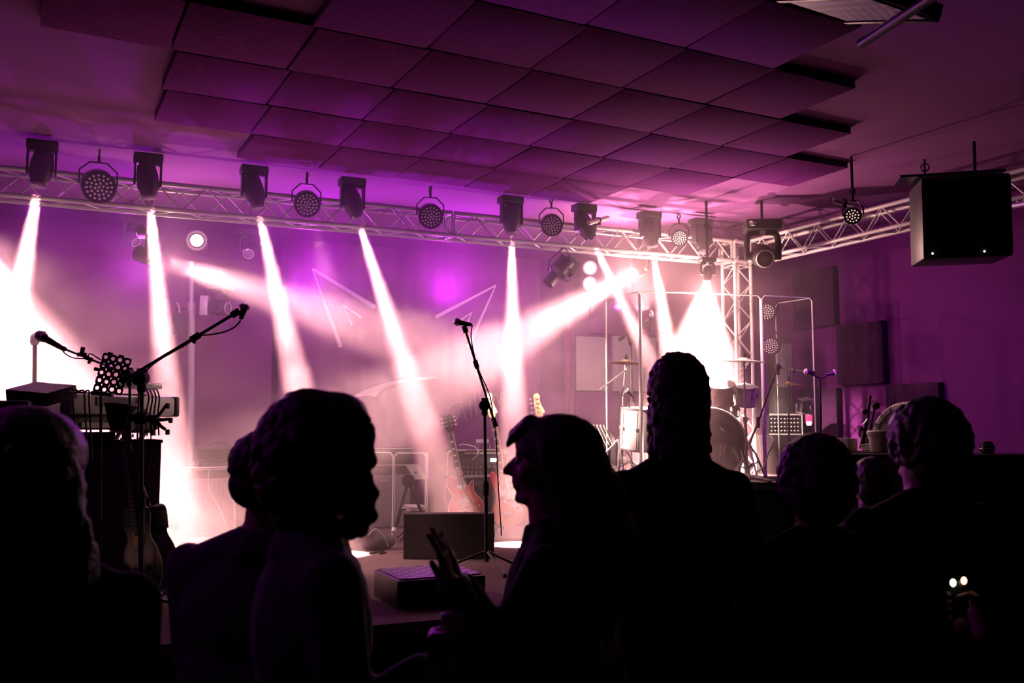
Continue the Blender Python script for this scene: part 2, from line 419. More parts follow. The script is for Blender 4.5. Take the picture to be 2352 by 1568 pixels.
# foam tiles under the ceiling
TP, TQ = 0.61, 0.625
tile = MB().box((0, 0, 0), (TP - 0.012, TQ - 0.012, 0.05), bev=0.004)
t0 = tile.build('ceiling_tile', 'foam'); t0.location = (0, 0, 0); first = True
cells = [(-1, 1, 2)]
far = {0: 0, 1: -1, 2: -1, 3: -1, 4: -1, 5: -1, 6: 0, 7: 1}
near = {0: 2, 1: 5, 2: 6, 3: 6, 4: 4, 5: 3, 6: 2, 7: 1}
for i in far:
    for k in range(far[i], near[i] + 1): cells.append((i, k, k))
cells[0] = (-1, 2, 2)
for i, k, _ in cells:
    x = 0.36 + TP * (i + 0.5); y = 6.28 + 0.05 * x - TQ * (k + 0.5)
    loc = (x, y, 3.61 + random.uniform(0, 0.006))
    rot = (random.uniform(-.006, .006), random.uniform(-.006, .006), 0.05)
    o = t0 if first else dup(t0)
    first = False
    o.location = loc; o.rotation_euler = rot
    if (i, k) == (-1, 2): tag(o, 'lone grey foam tile under the ceiling at the far left, off the main field', 'ceiling tile')
    elif (i, k) == (7, 1): tag(o, 'rightmost grey foam tile of the field, its corner jutting towards the side truss', 'ceiling tile')
    elif (i, k) == (5, -1): tag(o, 'grey foam ceiling tile nearest the bright patch above the truss lamps', 'ceiling tile')
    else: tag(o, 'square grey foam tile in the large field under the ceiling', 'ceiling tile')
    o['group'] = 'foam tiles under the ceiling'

# backdrop cloth with its emblem
bd = thing('backdrop', 'wide dark backdrop cloth with a pale outline emblem of angled strokes behind the stage', 'backdrop', (2.9, 9.22, SZ))
def sheet(x0, x1, z0, z1, y, amp, per, nx=160):
    mb = MB(); vs = []; fs = []; nz = 10
    for i in range(nx + 1):
        x = x0 + (x1 - x0) * i / nx
        for j in range(nz + 1):
            t = j / nz; a = amp * (0.35 + 0.65 * t)
            dy = a * (math.sin(x * per + 1.3 * math.sin(x * 1.7)) + 0.5 * math.sin(x * per * 2.3 + 1 + t))
            vs.append((x, y + dy, z0 + (z1 - z0) * t))
    n = nz + 1
    for i in range(nx):
        for j in range(nz): fs.append([i * n + j, (i + 1) * n + j, (i + 1) * n + j + 1, i * n + j + 1])
    mb._a(vs, fs)
    return mb
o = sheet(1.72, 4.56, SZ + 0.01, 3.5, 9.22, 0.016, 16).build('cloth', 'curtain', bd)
so = o.modifiers.new('thick', 'SOLIDIFY'); so.thickness = 0.004
YL = 9.185
def stroke(a, b, w0, w1):
    p = onY(*a, YL); q = onY(*b, YL); d = (q - p); d.y = 0; d.normalize(); n = Vector((-d.z, 0, d.x))
    poly = [(p.x + n.x * w0, p.z + n.z * w0), (q.x + n.x * w1, q.z + n.z * w1), (q.x - n.x * w1, q.z - n.z * w1), (p.x - n.x * w0, p.z - n.z * w0)]
    MB().prism(poly, YL - 0.002, YL + 0.002).build('emblem_stroke', 'logo', bd)
stroke((717, 617), (783, 797), 0.005, 0.02); stroke((718, 617), (862, 706), 0.012, 0.022)
stroke((788, 700), (808, 746), 0.004, 0.012); stroke((789, 701), (830, 729), 0.006, 0.012)
stroke((1139, 655), (1001, 728), 0.008, 0.02); stroke((1139, 655), (1075, 797), 0.005, 0.02)
stroke((1084, 717), (1058, 735), 0.004, 0.010); stroke((1084, 717), (1070, 748), 0.004, 0.012)
sm = [(787, 921), (800, 914), (830, 899), (860, 887), (890, 878), (920, 872), (960, 867), (1004, 864), (1003, 869), (960, 873), (925, 878), (900, 884), (885, 890), (875, 897), (862, 911), (850, 908), (835, 909), (805, 915), (792, 924)]
pl = [onY(x, y, YL) for x, y in sm]
MB().prism([(p.x, p.z) for p in pl], YL - 0.002, YL + 0.002).build('emblem_smile', 'logo', bd)

for pts in ([(1028, 940), (1042, 926), (1060, 924), (1058, 942), (1046, 966)], [(1062, 934), (1067, 952), (1073, 966)], [(1077, 902), (1080, 930), (1082, 960)], [(1088, 898), (1091, 925), (1096, 954)], [(1101, 912), (1106, 938), (1114, 930), (1110, 914), (1102, 914)], [(1124, 900), (1130, 930), (1139, 904), (1146, 928), (1152, 900)]):
    MB().tube([onY(x, y, YL + 0.004) for x, y in [tuple(q[:2]) for q in smooth_open([(a_, b_, 0) for a_, b_ in pts], 5)]], 0.007, 6).build('emblem_script', 'script', bd)
cu = sheet(-2.8, 1.66, SZ + 0.01, 3.5, 9.25, 0.008, 7).build('side_curtain', 'curtain'); cu.modifiers.new('thick', 'SOLIDIFY').thickness = 0.004
tag(cu, 'plain dark cloth hanging behind the keyboards, left of the emblem', 'curtain')
cu2 = sheet(4.9, 5.02, SZ + 0.01, 3.45, 9.28, 0.012, 40, 30).build('curtain_edge', 'curtain'); cu2.modifiers.new('thick', 'SOLIDIFY').thickness = 0.004
tag(cu2, 'narrow gathered strip of dark cloth right of the emblem backdrop', 'curtain')

# ------------------------------------------------------------------ truss
TW, TR_, LR = 0.095, 0.0175, 0.0065
def truss(name, p, q, label, u=Vector((0, 1, 0)), w=Vector((0, 0, 1)), bay=0.36, skip=()):
    p = Vector(p); q = Vector(q); L = (q - p).length; d = (q - p).normalized()
    t = thing(name, label, 'truss', (p + q) / 2)
    C4 = [(-1, -1), (1, -1), (1, 1), (-1, 1)]
    off = [u * TW * a + w * TW * b for a, b in C4]
    for k, o in enumerate(off):
        MB().cyl(p + o, q + o, TR_, n=14).build('chord', 'alu', t)
    n = max(2, round(L / bay))
    for k in range(4):
        a, b = off[k], off[(k + 1) % 4]; mb = MB()
        for i in range(n):
            s0 = p + d * (L * i / n); s1 = p + d * (L * (i + .5) / n); s2 = p + d * (L * (i + 1) / n)
            if k in (0, 2): a_, b_ = (a, b)
            else: a_, b_ = (b, a)
            mb.cyl(s0 + a_, s1 + b_, LR, n=6); mb.cyl(s1 + b_, s2 + a_, LR, n=6)
        mb.build('lattice', 'alu', t)
    mb = MB()
    for e in (p, q):
        for k in range(4): mb.cyl(e + off[k], e + off[(k + 1) % 4], 0.008, n=6)
    mb.build('end_frame', 'alu', t)
    return t
ZT = 3.24 + TW
YT = 7.3
truss('box_truss', (-2.6, YT, ZT), (2.75, YT, ZT), 'left length of the long silver box truss under the ceiling, carrying the beam lamps')
truss('box_truss', (2.77, YT, ZT), (5.62, YT, ZT), 'right length of the long silver box truss, ending at the corner tower')
truss('box_truss', (5.88, 7.15, ZT), (5.98, 4.3, ZT), 'silver side truss running from the corner tower towards the hanging speaker', u=Vector((1, 0.03, 0)))
truss('truss_tower', (5.75, YT, 0.74), (5.75, YT, ZT - TW - 0.04), 'upright silver truss tower at the right rear corner of the stage', u=Vector((1, 0, 0)), w=Vector((0, 1, 0)))
ck = thing('truss_corner', 'silver corner block joining long truss, side truss and tower', 'truss', (5.75, YT, ZT))
mb = MB()
for a in (-1, 1):
    for b in (-1, 1):
        mb.cyl((5.75 + a * TW, YT + b * TW, ZT - 0.13), (5.75 + a * TW, YT + b * TW, ZT + TW), TR_)
        mb.cyl((5.63, YT + a * TW, ZT + b * TW), (5.87, YT + a * TW, ZT + b * TW), TR_)
        mb.cyl((5.75 + a * TW, YT - 0.13, ZT + b * TW), (5.75 + a * TW, YT + 0.1, ZT + b * TW), TR_)
mb.build('frame', 'alu', ck)
mb = MB()
for a in (-1, 1):
    for b in (-1, 1):
        for c in (-1, 1):
            mb.cyl((5.75 + a * 0.13, YT + b * TW - 0.025, ZT + c * TW), (5.75 + a * 0.13, YT + b * TW + 0.025, ZT + c * TW), 0.006)
mb.build('pins', 'chrome', ck)
# base plate of tower
MB().box((5.75, YT, 0.72), (0.5, 0.5, 0.03), bev=0.004).build('tower_base_plate', 'dark_metal'); tag(bpy.data.objects['tower_base_plate'], 'dark square steel plate under the truss tower', 'base plate')

# ------------------------------------------------------------------ lamps on the truss
def clamp_mb(x, y, ztop, zb):
    mb = MB()
    mb.torus((x, y, ztop), (1, 0, 0), 0.024, 0.007, 16, 6); mb.box((x, y, (ztop - 0.03 + zb) / 2), (0.02, 0.03, ztop - 0.03 - zb))
    mb.cyl((x - 0.02, y, ztop - 0.035), (x + 0.02, y, ztop - 0.035), 0.006)
    return mb
def beam_head(x, y, tx, ty, watts, ang, label, Y=7.12, Yt=7.05, blend=0.5, glow=0.8):
    lens = onY(x, y, Y); tgt = onY(tx, ty, Yt); d = (tgt - lens).normalized()
    c = lens - d * 0.13
    t = thing('beam_lamp', label, 'stage lamp', (c.x, c.y, c.z), 'beam lamps in a row on the long truss')
    MB().lathe([(0.03, -0.13), (0.062, -0.11), (0.075, -0.04), (0.075, 0.05), (0.055, 0.1), (0.048, 0.125), (0.042, 0.125), (0.04, 0.11)], c, d, 22).build('head', 'black', t)
    MB().lathe([(0.046, 0.112), (0.052, 0.115), (0.052, 0.132), (0.044, 0.132)], c, d, 22).build('lens_ring', 'chrome', t)
    MB().lathe([(0.001, 0.117), (0.036, 0.115), (0.038, 0.108)], c, d, 20).build('lens', 'lens_on', t)
    zb = c.z + 0.13
    mb = MB()
    for s in (-1, 1):
        mb.box((c.x + s * 0.088, c.y, c.z + 0.04), (0.014, 0.07, 0.17), bev=0.004)
    mb.box((c.x, c.y, c.z + 0.125), (0.19, 0.08, 0.014), bev=0.003); mb.build('yoke', 'black', t)
    MB().box((c.x, c.y + 0.02, c.z + 0.165), (0.2, 0.13, 0.062), bev=0.008).build('base', 'tolex', t)
    MB().tube([(c.x, c.y + 0.05, c.z + 0.19), (c.x, YT - TW, ZT + TW + 0.04)], 0.01).build('hook', 'dark_metal', t)
    s = spot('beam_light', lens + d * 0.04, tgt, watts, ang, blend, PEACH, 0.03)
    if glow: point('truss_glow_fill', (lens.x, 7.02, 2.98), glow, 0.03, PEACH)  # added point light that brightens the truss next to the lamp
    return t
BW = 28000
beam_head(88, 428, 22, 800, BW, 11.7, 'leftmost beam lamp on the truss, aimed down to the left edge')
beam_head(343, 455, 398, 1040, BW, 9.4, 'second beam lamp from the left, aimed straight down over the keyboards')
beam_head(592, 478, 697, 940, BW, 10.7, 'third beam lamp from the left, aimed down behind the curly-haired head')
beam_head(821, 501, 985, 1010, BW, 9.9, 'fourth beam lamp from the left, its beam crossing the emblem')
beam_head(1175, 537, 1180, 930, BW, 9.9, 'beam lamp right of the emblem, aimed straight down')
beam_head(1359, 550, 1480, 800, BW, 8.5, 'beam lamp whose thin beam slants down left of the drum shield')
beam_head(1499, 567, 1545, 860, BW, 11.1, 'beam lamp above the middle of the drum shield')
beam_head(1616, 580, 1628, 700, BW, 9.1, 'rightmost beam lamp, just left of the truss tower')

def par_can(c, d, r, label, cell='led_cell', n_ring=(1, 6, 12), hang=True, L=None, name='par_can', rod=False):
    c = Vector(c); d = Vector(d).normalized(); L = L or r * 2.0
    t = thing(name, label, 'stage lamp', c, 'round LED cans on the rig')
    MB().lathe([(r * 0.35, -L), (r * 0.8, -L * 0.85), (r, -L * 0.45), (r, 0), (r * 0.93, 0), (r * 0.9, -0.012), (0.001, -0.012)], c, d, 26).build('housing', 'black', t)
    x, y, dd = frame(d); mb = MB(); k = 0
    for ring, n in enumerate(n_ring):
        for i in range(n):
            a = 2 * PI * i / n + ring * 0.3; rr = r * 0.86 * ring / (len(n_ring) - 0.45)
            p = c + (x * math.cos(a) + y * math.sin(a)) * rr - d * 0.008
            mb.ell(p, r * 0.088, 8, 6)
    mb.build('led_cells', cell, t)
    u = Vector((0, 0, 1)); s = d.cross(u).normalized(); m = c - d * L * 0.35
    mb = MB(); top = m + u * (r + 0.05)
    mb.tube([m + s * (r + 0.01), m + s * (r + 0.01) + u * (r * 0.9), top + s * r * 0.5, top - s * r * 0.5, m - s * (r + 0.01) + u * (r * 0.9), m - s * (r + 0.01)], 0.006, 6)
    mb.build('yoke', 'black', t)
    if rod: MB().cyl(top, (top.x, top.y, 3.655), 0.01).build('hanging_rod', 'dark_metal', t)
    if hang:
        MB().tube([top, top + u * 0.05], 0.01).torus(top + u * 0.07, (1, 0, 0), 0.024, 0.007, 14, 6).build('clamp', 'dark_metal', t)
    return t
NC = (1, 6, 12, 16)
VD = lambda p: (CAM - Vector(p))
for (x, y, r, cell, lab) in ((228, 430, 0.115, 'led_cell', 'large dark LED can between the first two beam lamps'),
                        (706, 470, 0.10, 'led_cell', 'dark LED can between the third and fourth beam lamps'),
                        (990, 498, 0.10, 'led_cell', 'dark LED can on the truss above the right half of the emblem'),
                        (1268, 518, 0.095, 'led_cell', 'dark LED can on the truss above the hanging profile lamp'),
                        (1561, 547, 0.078, 'led_on_and_glint', 'LED can with bright cells between the two lamps over the drums')):
    p = onY(x, y, 7.1); par_can(p, VD(p) + Vector((0.8, 0, -1.2)), r, lab, cell, NC)
p = at(1958, 496, 6.9); par_can(p, VD(p) + Vector((-1.5, 0, -0.8)), 0.062, 'small LED can with bright dots on the side truss', 'led_on_and_glint', (1, 6, 12), rod=True)
for (x, y, lab) in ((1761, 716, 'upper dark LED can beside the truss tower behind the shield'), (1770, 795, 'lower dark LED can beside the truss tower behind the shield')):
    p = at(x, y, 8.75); par_can(p, VD(p) + Vector((-1.2, 0, 0)), 0.085, lab, 'led_cell', NC, hang=False)

# moving head on the corner
def moving_head(c, d, s, label, hang=1, body='black', lens='lens_off', hanger=True):
    c = Vector(c); d = Vector(d).normalized()
    t = thing('moving_head', label, 'stage lamp', c)
    side = d.cross(Vector((0, 0, 1))).normalized(); u = Vector((0, 0, 1)) * hang
    MB().lathe([(0.05 * s, -0.17 * s), (0.1 * s, -0.14 * s), (0.115 * s, -0.03 * s), (0.105 * s, 0.09 * s), (0.085 * s, 0.14 * s), (0.075 * s, 0.14 * s), (0.07 * s, 0.12 * s)], c, d, 26).build('head', body, t)
    MB().torus(c + d * 0.14 * s, d, 0.082 * s, 0.008 * s).build('lens_ring', 'alu' if lens == 'lens_off' else 'chrome', t)
    MB().lathe([(0.001, 0.135 * s), (0.05 * s, 0.128 * s), (0.074 * s, 0.118 * s)], c, d, 22).build('lens', lens, t)
    mb = MB()
    for k in (-1, 1):
        mb.tube(smooth_open([c + side * 0.15 * s * k - u * 0.03 * s, c + side * 0.155 * s * k + u * 0.1 * s, c + side * 0.13 * s * k + u * 0.22 * s, c + side * 0.03 * s * k + u * 0.235 * s]), 0.03 * s, 8)
        mb.cyl(c + side * 0.11 * s * k, c + side * 0.17 * s * k, 0.04 * s)
    mb.build('yoke', body, t)
    a = math.atan2(side.y, side.x)
    if hanger: MB().cyl(c + u * 0.34 * s, (c.x, c.y, 3.655), 0.012).torus((c.x, c.y, ZT + TW), (0, 1, 0), 0.024, 0.007, 14, 6).build('hanging_rod', 'dark_metal', t)
    MB().box(c + u * 0.3 * s, (0.34 * s, 0.26 * s, 0.1 * s), Matrix.Rotation(a, 4, 'Z'), bev=0.015 * s).build('base', body, t)
    MB().box(c + u * 0.3 * s - d.cross(side).cross(side).normalized() * 0 + Vector((-0.0, -0.0, 0)) + Vector((-math.sin(a), math.cos(a), 0)) * -0.131 * s, (0.2 * s, 0.004, 0.05 * s), Matrix.Rotation(a, 4, 'Z')).build('display', 'dark_metal', t)
    return t
p = onX(1752, 590, 5.72)
p = at(1752, 588, 8.3)
moving_head(p, Vector((-0.45, -0.8, -0.35)), 0.9, 'large dark moving head hanging at the truss corner, lens tilted down')
# pipe stubs with couplers
def pipe(a, b, r, label):
    t = thing('pipe_stub', label, 'pipe', (Vector(a) + Vector(b)) / 2)
    a = Vector(a); b = Vector(b); x, y, d = frame(b - a)
    MB().lathe([(r * 0.8, 0.002), (r, 0), (r, (b - a).length), (r * 0.8, (b - a).length - 0.002)], a, b - a, 16).build('tube', 'alu', t)
    MB().torus((a + b) / 2, b - a, r + 0.004, 0.006, 14, 6).box((a + b) / 2 + Vector((0, 0, -r - 0.012)), (0.03, 0.03, 0.02)).build('coupler', 'dark_metal', t)
pipe(at(1724, 512, 8.15), at(1760, 520, 8.5), 0.02, 'short open pipe clamped above the large moving head')
pipe(at(1911, 459, 6.6), at(1962, 470, 6.9), 0.02, 'short open pipe clamped over the side truss can')
pipe(at(1352, 512, 8.0), at(1396, 500, 8.3), 0.02, 'short pipe on top of the truss above the left shield pane')

# profile spot hanging below the truss
c = at(1284, 622, 8.35); d = (RT * -0.62 - UP * 0.72 - FW * 0.25).normalized()
t = thing('profile_spot', 'dark profile spotlight with dangling cable, hung below the truss right of the emblem', 'stage lamp', c)
MB().lathe([(0.05, -0.14), (0.085, -0.12), (0.09, 0.02), (0.055, 0.05), (0.055, 0.15), (0.06, 0.16), (0.05, 0.16), (0.048, 0.13), (0.001, 0.13)], c, d, 20).build('barrel', 'black', t)
MB().box(c - d * 0.06 + RT * 0.05, (0.14, 0.1, 0.14), Matrix.Rotation(0.6, 4, 'Y'), bev=0.01).build('ballast', 'tolex', t)
MB().tube([c + RT * 0.1, c + RT * 0.08 + UP * 0.1, c + UP * 0.17, c - RT * 0.08 + UP * 0.1, c - RT * 0.1], 0.007, 6).tube([c + UP * 0.17, Vector((c.x, YT - TW, ZT - TW))], 0.009).build('yoke', 'dark_metal', t)
MB().tube(smooth_open([at(1283, 560, 8.3), at(1302, 575, 8.3), at(1310, 600, 8.3), at(1300, 625, 8.3), at(1293, 640, 8.3), at(1306, 645, 8.3), at(1312, 625, 8.3), at(1306, 612, 8.3)]), 0.004, 6).build('cable', 'rubber', t)

# bright side floods (fixtures, their light and added fill)
def flood(c, tgt, watts, ang, s, label, blend=0.6, r=0.07, spill=0, halo=0.025):
    c = Vector(c); d = (Vector(tgt) - c).normalized()
    t = moving_head(c, d, s, label, lens='lens_on')
    lp = c + d * (0.15 * s + r + 0.005)
    spot('flood_light', lp, tgt, watts, ang, blend, PEACH, r)
    if halo: spot('halo_fill', lp, tgt, watts * halo, min(150, ang * 3), 1.0, PEACH, r)  # wide second spot added for a soft glow round the beam
    if spill: point('spill_fill', lp + d * 0.03 - Vector((0, 0, 0)), spill, 0.02, PEACH)  # point light added to brighten nearby truss and ceiling
    return t
flood(at(1470, 618, 9.0), at(1150, 797, 8.0), 12500, 17, 0.62, 'moving head at the right rear with a broad beam to the left', spill=60)
flood(at(338, 588, 7.4), at(700, 705, 7.8), 14000, 17, 0.62, 'moving head at the left rear with a broad beam to the right', spill=18)
flood(at(-130, 470, 7.1), at(125, 900, 6.95), 20000, 31, 0.7, 'moving head beyond the left edge with the broadest beam', spill=0, halo=0.03)
flood(at(1625, 628, 8.3), at(1596, 980, 8.55), 28000, 56, 0.4, 'small flood below the truss pouring light over the drum kit', spill=55, r=0.07, halo=0)

spot('riser_fill', at(1625, 640, 8.2), at(1735, 1092, 7.8), 600, 14, 0.7, PEACH, 0.04)  # second spot added at the drum flood to brighten the riser front
# blinder with two round lamps
t = thing('blinder_lamp', 'two-eyed vertical blinder lamp on the back wall left of the shield', 'stage lamp', at(1355, 633, 10.2))
R = Matrix.Rotation(-YAW, 4, 'Z')
c = at(1355, 633, 10.2)
MB().box(c + FW * 0.1, (0.19, 0.16, 0.36), R, bev=0.01).build('housing', 'black', t)
for y in (615, 651):
    p = at(1355, y, 10.2)
    MB().torus(p, FW, 0.072, 0.01).build('rim', 'alu', t)
    MB().lathe([(0.001, 0.03), (0.05, 0.015), (0.066, 0.0)], p, -FW, 20).build('lamp', 'lens_glow', t)
MB().box(at(1373, 640, 10.25), (0.012, 0.03, 0.42), R).build('bracket', 'alu', t)
MB().cyl(c + FW * 0.15, (c.x + 0.05, 9.41, c.z), 0.02).build('wall_arm', 'dark_metal', t)
# left lighting mast: pole with par, two fixtures and moving head
t = thing('lighting_mast', 'telescopic mast at the left rear carrying small lamps', 'lamp stand', at(440, 1080, 8.6))
b = at(440, 1150, 8.6); b.z = SZ + 0.02
top = at(440, 600, 8.6)
MB().cyl(b, at(440, 700, 8.6) , 0.03).build('lower_tube', 'alu', t)
MB().cyl(at(440, 700, 8.6), top, 0.02).cyl(at(440, 695, 8.6), at(440, 712, 8.6), 0.036).build('upper_tube', 'alu', t)
mb = MB()
for a in range(3):
    e = b + Vector((math.cos(a * 2.1), math.sin(a * 2.1) * 0.3, 0)) * 0.4; mb.tube([b + Vector((0, 0, 0.5)), e], 0.012); mb.ell(e, 0.02)
mb.build('tripod', 'dark_metal', t)
MB().tube([at(405, 710, 8.6), at(468, 708, 8.6)], 0.012).build('crossbar', 'dark_metal', t)
c = at(452, 552, 8.5); d = (CAM - c).normalized()
t = thing('fresnel_lamp', 'round glowing lamp at the top of the left rear mast', 'stage lamp', c)
MB().lathe([(0.06, -0.18), (0.085, -0.15), (0.085, 0), (0.07, 0)], c, d, 24).build('housing', 'tolex', t)
MB().torus(c, d, 0.082, 0.012).build('rim', 'alu', t)
MB().lathe([(0.001, 0.02), (0.05, 0.01), (0.068, -0.01)], c, d, 20).build('lens', 'lens_glow', t)
MB().tube([c + RT * 0.1, c + RT * 0.1 - UP * 0.1, c - UP * 0.13, c - RT * 0.1 - UP * 0.1, c - RT * 0.1], 0.007).build('yoke', 'dark_metal', t)
c = at(505, 706, 8.55)
t = moving_head(c, Vector((0.8, -0.7, -0.1)), 0.62, 'grey moving head lying sideways beside the left rear mast', body='tolex', hanger=False)
c = at(471, 702, 8.55)
t = thing('dimmer_box', 'small upright box clamped right of the left rear mast', 'box', c)
MB().box(c, (0.075, 0.09, 0.18), R, bev=0.008).build('case', 'alu', t); MB().tube(smooth_open([c + UP * 0.09, c + UP * 0.13, c + UP * 0.15 - RT * 0.03]), 0.006).build('cable', 'rubber', t)
c = at(412, 745, 8.5)
t = thing('dimmer_box', 'small box hanging left of the left rear mast', 'box', c)
MB().box(c, (0.11, 0.09, 0.2), R, bev=0.008).build('case', 'tolex', t); MB().tube(smooth_open([c + UP * 0.1, c + UP * 0.15, c + UP * 0.2 - RT * 0.02]), 0.008).build('cable', 'alu', t)
c = at(575, 575, 8.4); moving_head(c, Vector((-0.3, -0.7, -0.5)), 0.55, 'dim moving head hanging left of the third beam', body='tolex')
c = at(300, 545, 8.3); moving_head(c, Vector((0.6, -0.5, -0.6)), 0.55, 'dim moving head hanging left of the second beam', body='tolex')

# haze over the stage
hz = MB().box((2.0, 7.42, 2.165), (8.6, 2.7, 2.87)).build('stage_haze', 'black', flat=True)
hm = bpy.data.materials.new('haze'); hm.use_nodes = True; nt = hm.node_tree; nt.nodes.clear(); L = nt.links
ou = nt.nodes.new('ShaderNodeOutputMaterial'); vs_ = nt.nodes.new('ShaderNodeVolumeScatter'); vs_.inputs['Anisotropy'].default_value = 0.25
vs_.inputs['Color'].default_value = (1, 0.72, 0.85, 1)
tc = nt.nodes.new('ShaderNodeTexCoord'); no = nt.nodes.new('ShaderNodeTexNoise')
no.inputs['Scale'].default_value = 1.1; no.inputs['Detail'].default_value = 4; no.inputs['Distortion'].default_value = 1.6
mp = nt.nodes.new('ShaderNodeMapping'); mp.inputs['Scale'].default_value = (1.0, 0.6, 1.5)
mr = nt.nodes.new('ShaderNodeMapRange'); mr.inputs[1].default_value = 0.32; mr.inputs[2].default_value = 0.68; mr.inputs[3].default_value = 0.055; mr.inputs[4].default_value = 0.19
L.new(tc.outputs['Object'], mp.inputs[0]); L.new(mp.outputs[0], no.inputs['Vector']); L.new(no.outputs['Fac'], mr.inputs[0])
L.new(mr.outputs[0], vs_.inputs['Density']); L.new(vs_.outputs[0], ou.inputs['Volume'])
hz.data.materials.clear(); hz.data.materials.append(hm)
tag(hz, 'drifting smoke haze filling the stage air under the truss', 'haze', kind='stuff')
S.cycles.volume_step_rate = 1.0; S.cycles.volume_max_steps = 96

# ================================================================== instruments and gear
RZ = -YAW
RF = Matrix.Rotation(RZ, 4, 'Z')
def face(loc, extra=0.0, rx=0.0, ry=0.0, s=1.0): return Tm(loc, RZ + extra, rx, ry, s)

# ---- microphones and stands
def microphone(tail, head, label, s=1.0):
    tail = Vector(tail); head = Vector(head); d = (head - tail).normalized(); L = (head - tail).length
    t = thing('microphone', label, 'microphone', tail)
    MB().lathe([(0.009 * s, 0), (0.012 * s, 0.01), (0.017 * s, L * 0.62), (0.022 * s, L * 0.68), (0.022 * s, L * 0.7)], tail, d, 14).build('body', 'dark_metal', t)
    MB().lathe([(0.024 * s, L * 0.69), (0.027 * s, L * 0.8), (0.024 * s, L * 0.93), (0.012 * s, L), (0.001, L * 1.01)], tail, d, 16).build('grille', 'chrome', t)
    MB().torus(tail + d * L * 0.8, d, 0.027 * s, 0.003).build('band', 'alu', t)
    return t
def boom_stand(base, joint, tail, tip, label, r=0.009, mat_='black', tri=0.3, legs=True):
    base = Vector(base); joint = Vector(joint); tail = Vector(tail); tip = Vector(tip)
    t = thing('microphone_stand', label, 'microphone stand', base)
    mid = base.lerp(joint, 0.5)
    MB().cyl(base + Vector((0, 0, 0.06)), mid, r * 1.35).build('lower_tube', mat_, t)
    MB().cyl(mid, joint, r).build('upper_tube', mat_, t)
    MB().lathe([(r * 1.4, -0.05), (r * 2.1, -0.04), (r * 2.1, 0.03), (r * 1.2, 0.05)], mid, (0, 0, 1), 12).build('clutch', 'rubber', t)
    bd_ = (tip - tail).normalized(); off = -FW * 0.02
    MB().cyl(joint + off + FW * 0.03, joint + off - FW * 0.025, r * 3.4, n=16).box(joint + Vector((0, 0, r * 2)), (r * 4, r * 4, r * 5), RF, bev=0.004).lathe([(r * 1.5, -0.05), (r * 2.0, -0.04), (r * 2.0, 0)], joint - Vector((0, 0, 0.02)), (0, 0, 1), 12).build('joint', 'rubber', t)
    MB().cyl(tail, tip, r * 0.75).build('boom', mat_, t)
    MB().cyl(tail, tail + bd_ * 0.06, r * 1.6).build('counterweight', 'rubber', t)
    m2 = tail.lerp(tip, 0.62)
    MB().cyl(m2 - bd_ * 0.02, m2 + bd_ * 0.03, r * 1.6).ell(m2 - Vector((0, 0, 0.02)), 0.009).build('boom_clutch', 'rubber', t)
    MB().cyl(tip - bd_ * 0.035, tip + bd_ * 0.01, r * 1.7).build('mic_clip', 'rubber', t)
    if legs:
        for k in range(3):
            a = 2.1 * k + 0.5; e = base + Vector((math.cos(a) * tri, math.sin(a) * tri, 0.012))
            l = MB().cyl(base + Vector((0, 0, 0.13)), e, r * 0.9).build('leg', mat_, t)
            MB().ell(e, r * 1.5, 8, 6).build('foot', 'rubber', l)
    return t
def cable(pts, r, label, m='rubber', name='cable'):
    o = MB().tube(smooth_open(pts, 6), r, 6).build(name, m); tag(o, label, 'cable'); return o
def fl(p, z=SZ): p = Vector(p); p.z = z; return p

D1 = 4.6
boom_stand(fl(at(323, 1420, D1)), at(326, 868, D1), at(276, 878, D1 - 0.12), at(546, 716, D1 + 0.1), 'near black boom stand at the left with its arm rising to the right', r=0.0105)
microphone(at(553, 733, D1 + 0.1), at(564, 698, D1 + 0.1), 'microphone on the raised tip of the near left boom')
cable([at(553, 735, D1 + .1), at(540, 750, D1 + .1), at(515, 762, D1 + .08), at(485, 768, D1 + .06), at(455, 772, D1 + .04), at(430, 790, D1 + .02), at(390, 812, D1), at(345, 842, D1), at(322, 880, D1 - .03), at(317, 960, D1 - .03), at(316, 1100, D1 - .03), at(330, 1330, D1 - .03)], 0.004, 'thin cable wound along the near left boom')
LB = boom_stand(fl(at(300, 1380, 5.15)), at(298, 858, 5.1), at(316, 868, 5.05), at(140, 798, 5.3), 'boom stand behind the perforated holder with its arm pointing left', r=0.0075)
microphone(at(142, 799, 5.3), at(84, 766, 5.35), 'microphone pointing left at the end of the left-reaching boom', s=1.15)
cable([at(140, 800, 5.3), at(150, 812, 5.3), at(170, 822, 5.3), at(198, 822, 5.28), at(207, 812, 5.26), at(225, 822, 5.2), at(250, 836, 5.15)], 0.0035, 'looping cable under the left-reaching boom')
MB().cyl(at(191, 797, 5.27), at(188, 812, 5.27), 0.012).box(at(188, 814, 5.27), (0.05, 0.025, 0.022), bev=0.003).build('boom_knob', 'rubber', LB)
t = thing('straight_stand', 'pale upright pole with a clip behind the left microphone', 'microphone stand', fl(at(80, 1200, 6.4)))
MB().cyl(fl(at(80, 1200, 6.4)), at(80, 785, 6.4), 0.014).build('pole', 'dark_metal', t)
MB().lathe([(0.12, 0), (0.12, 0.02), (0.02, 0.03)], fl(at(80, 1200, 6.4))).build('round_base', 'dark_metal', t)
MB().lathe([(0.02, -0.03), (0.03, -0.01), (0.03, 0.03), (0.015, 0.05)], at(80, 782, 6.4), (0, 0, 1), 12).cyl(at(80, 775, 6.4), at(88, 766, 6.35), 0.018).build('clip', 'alu', t)

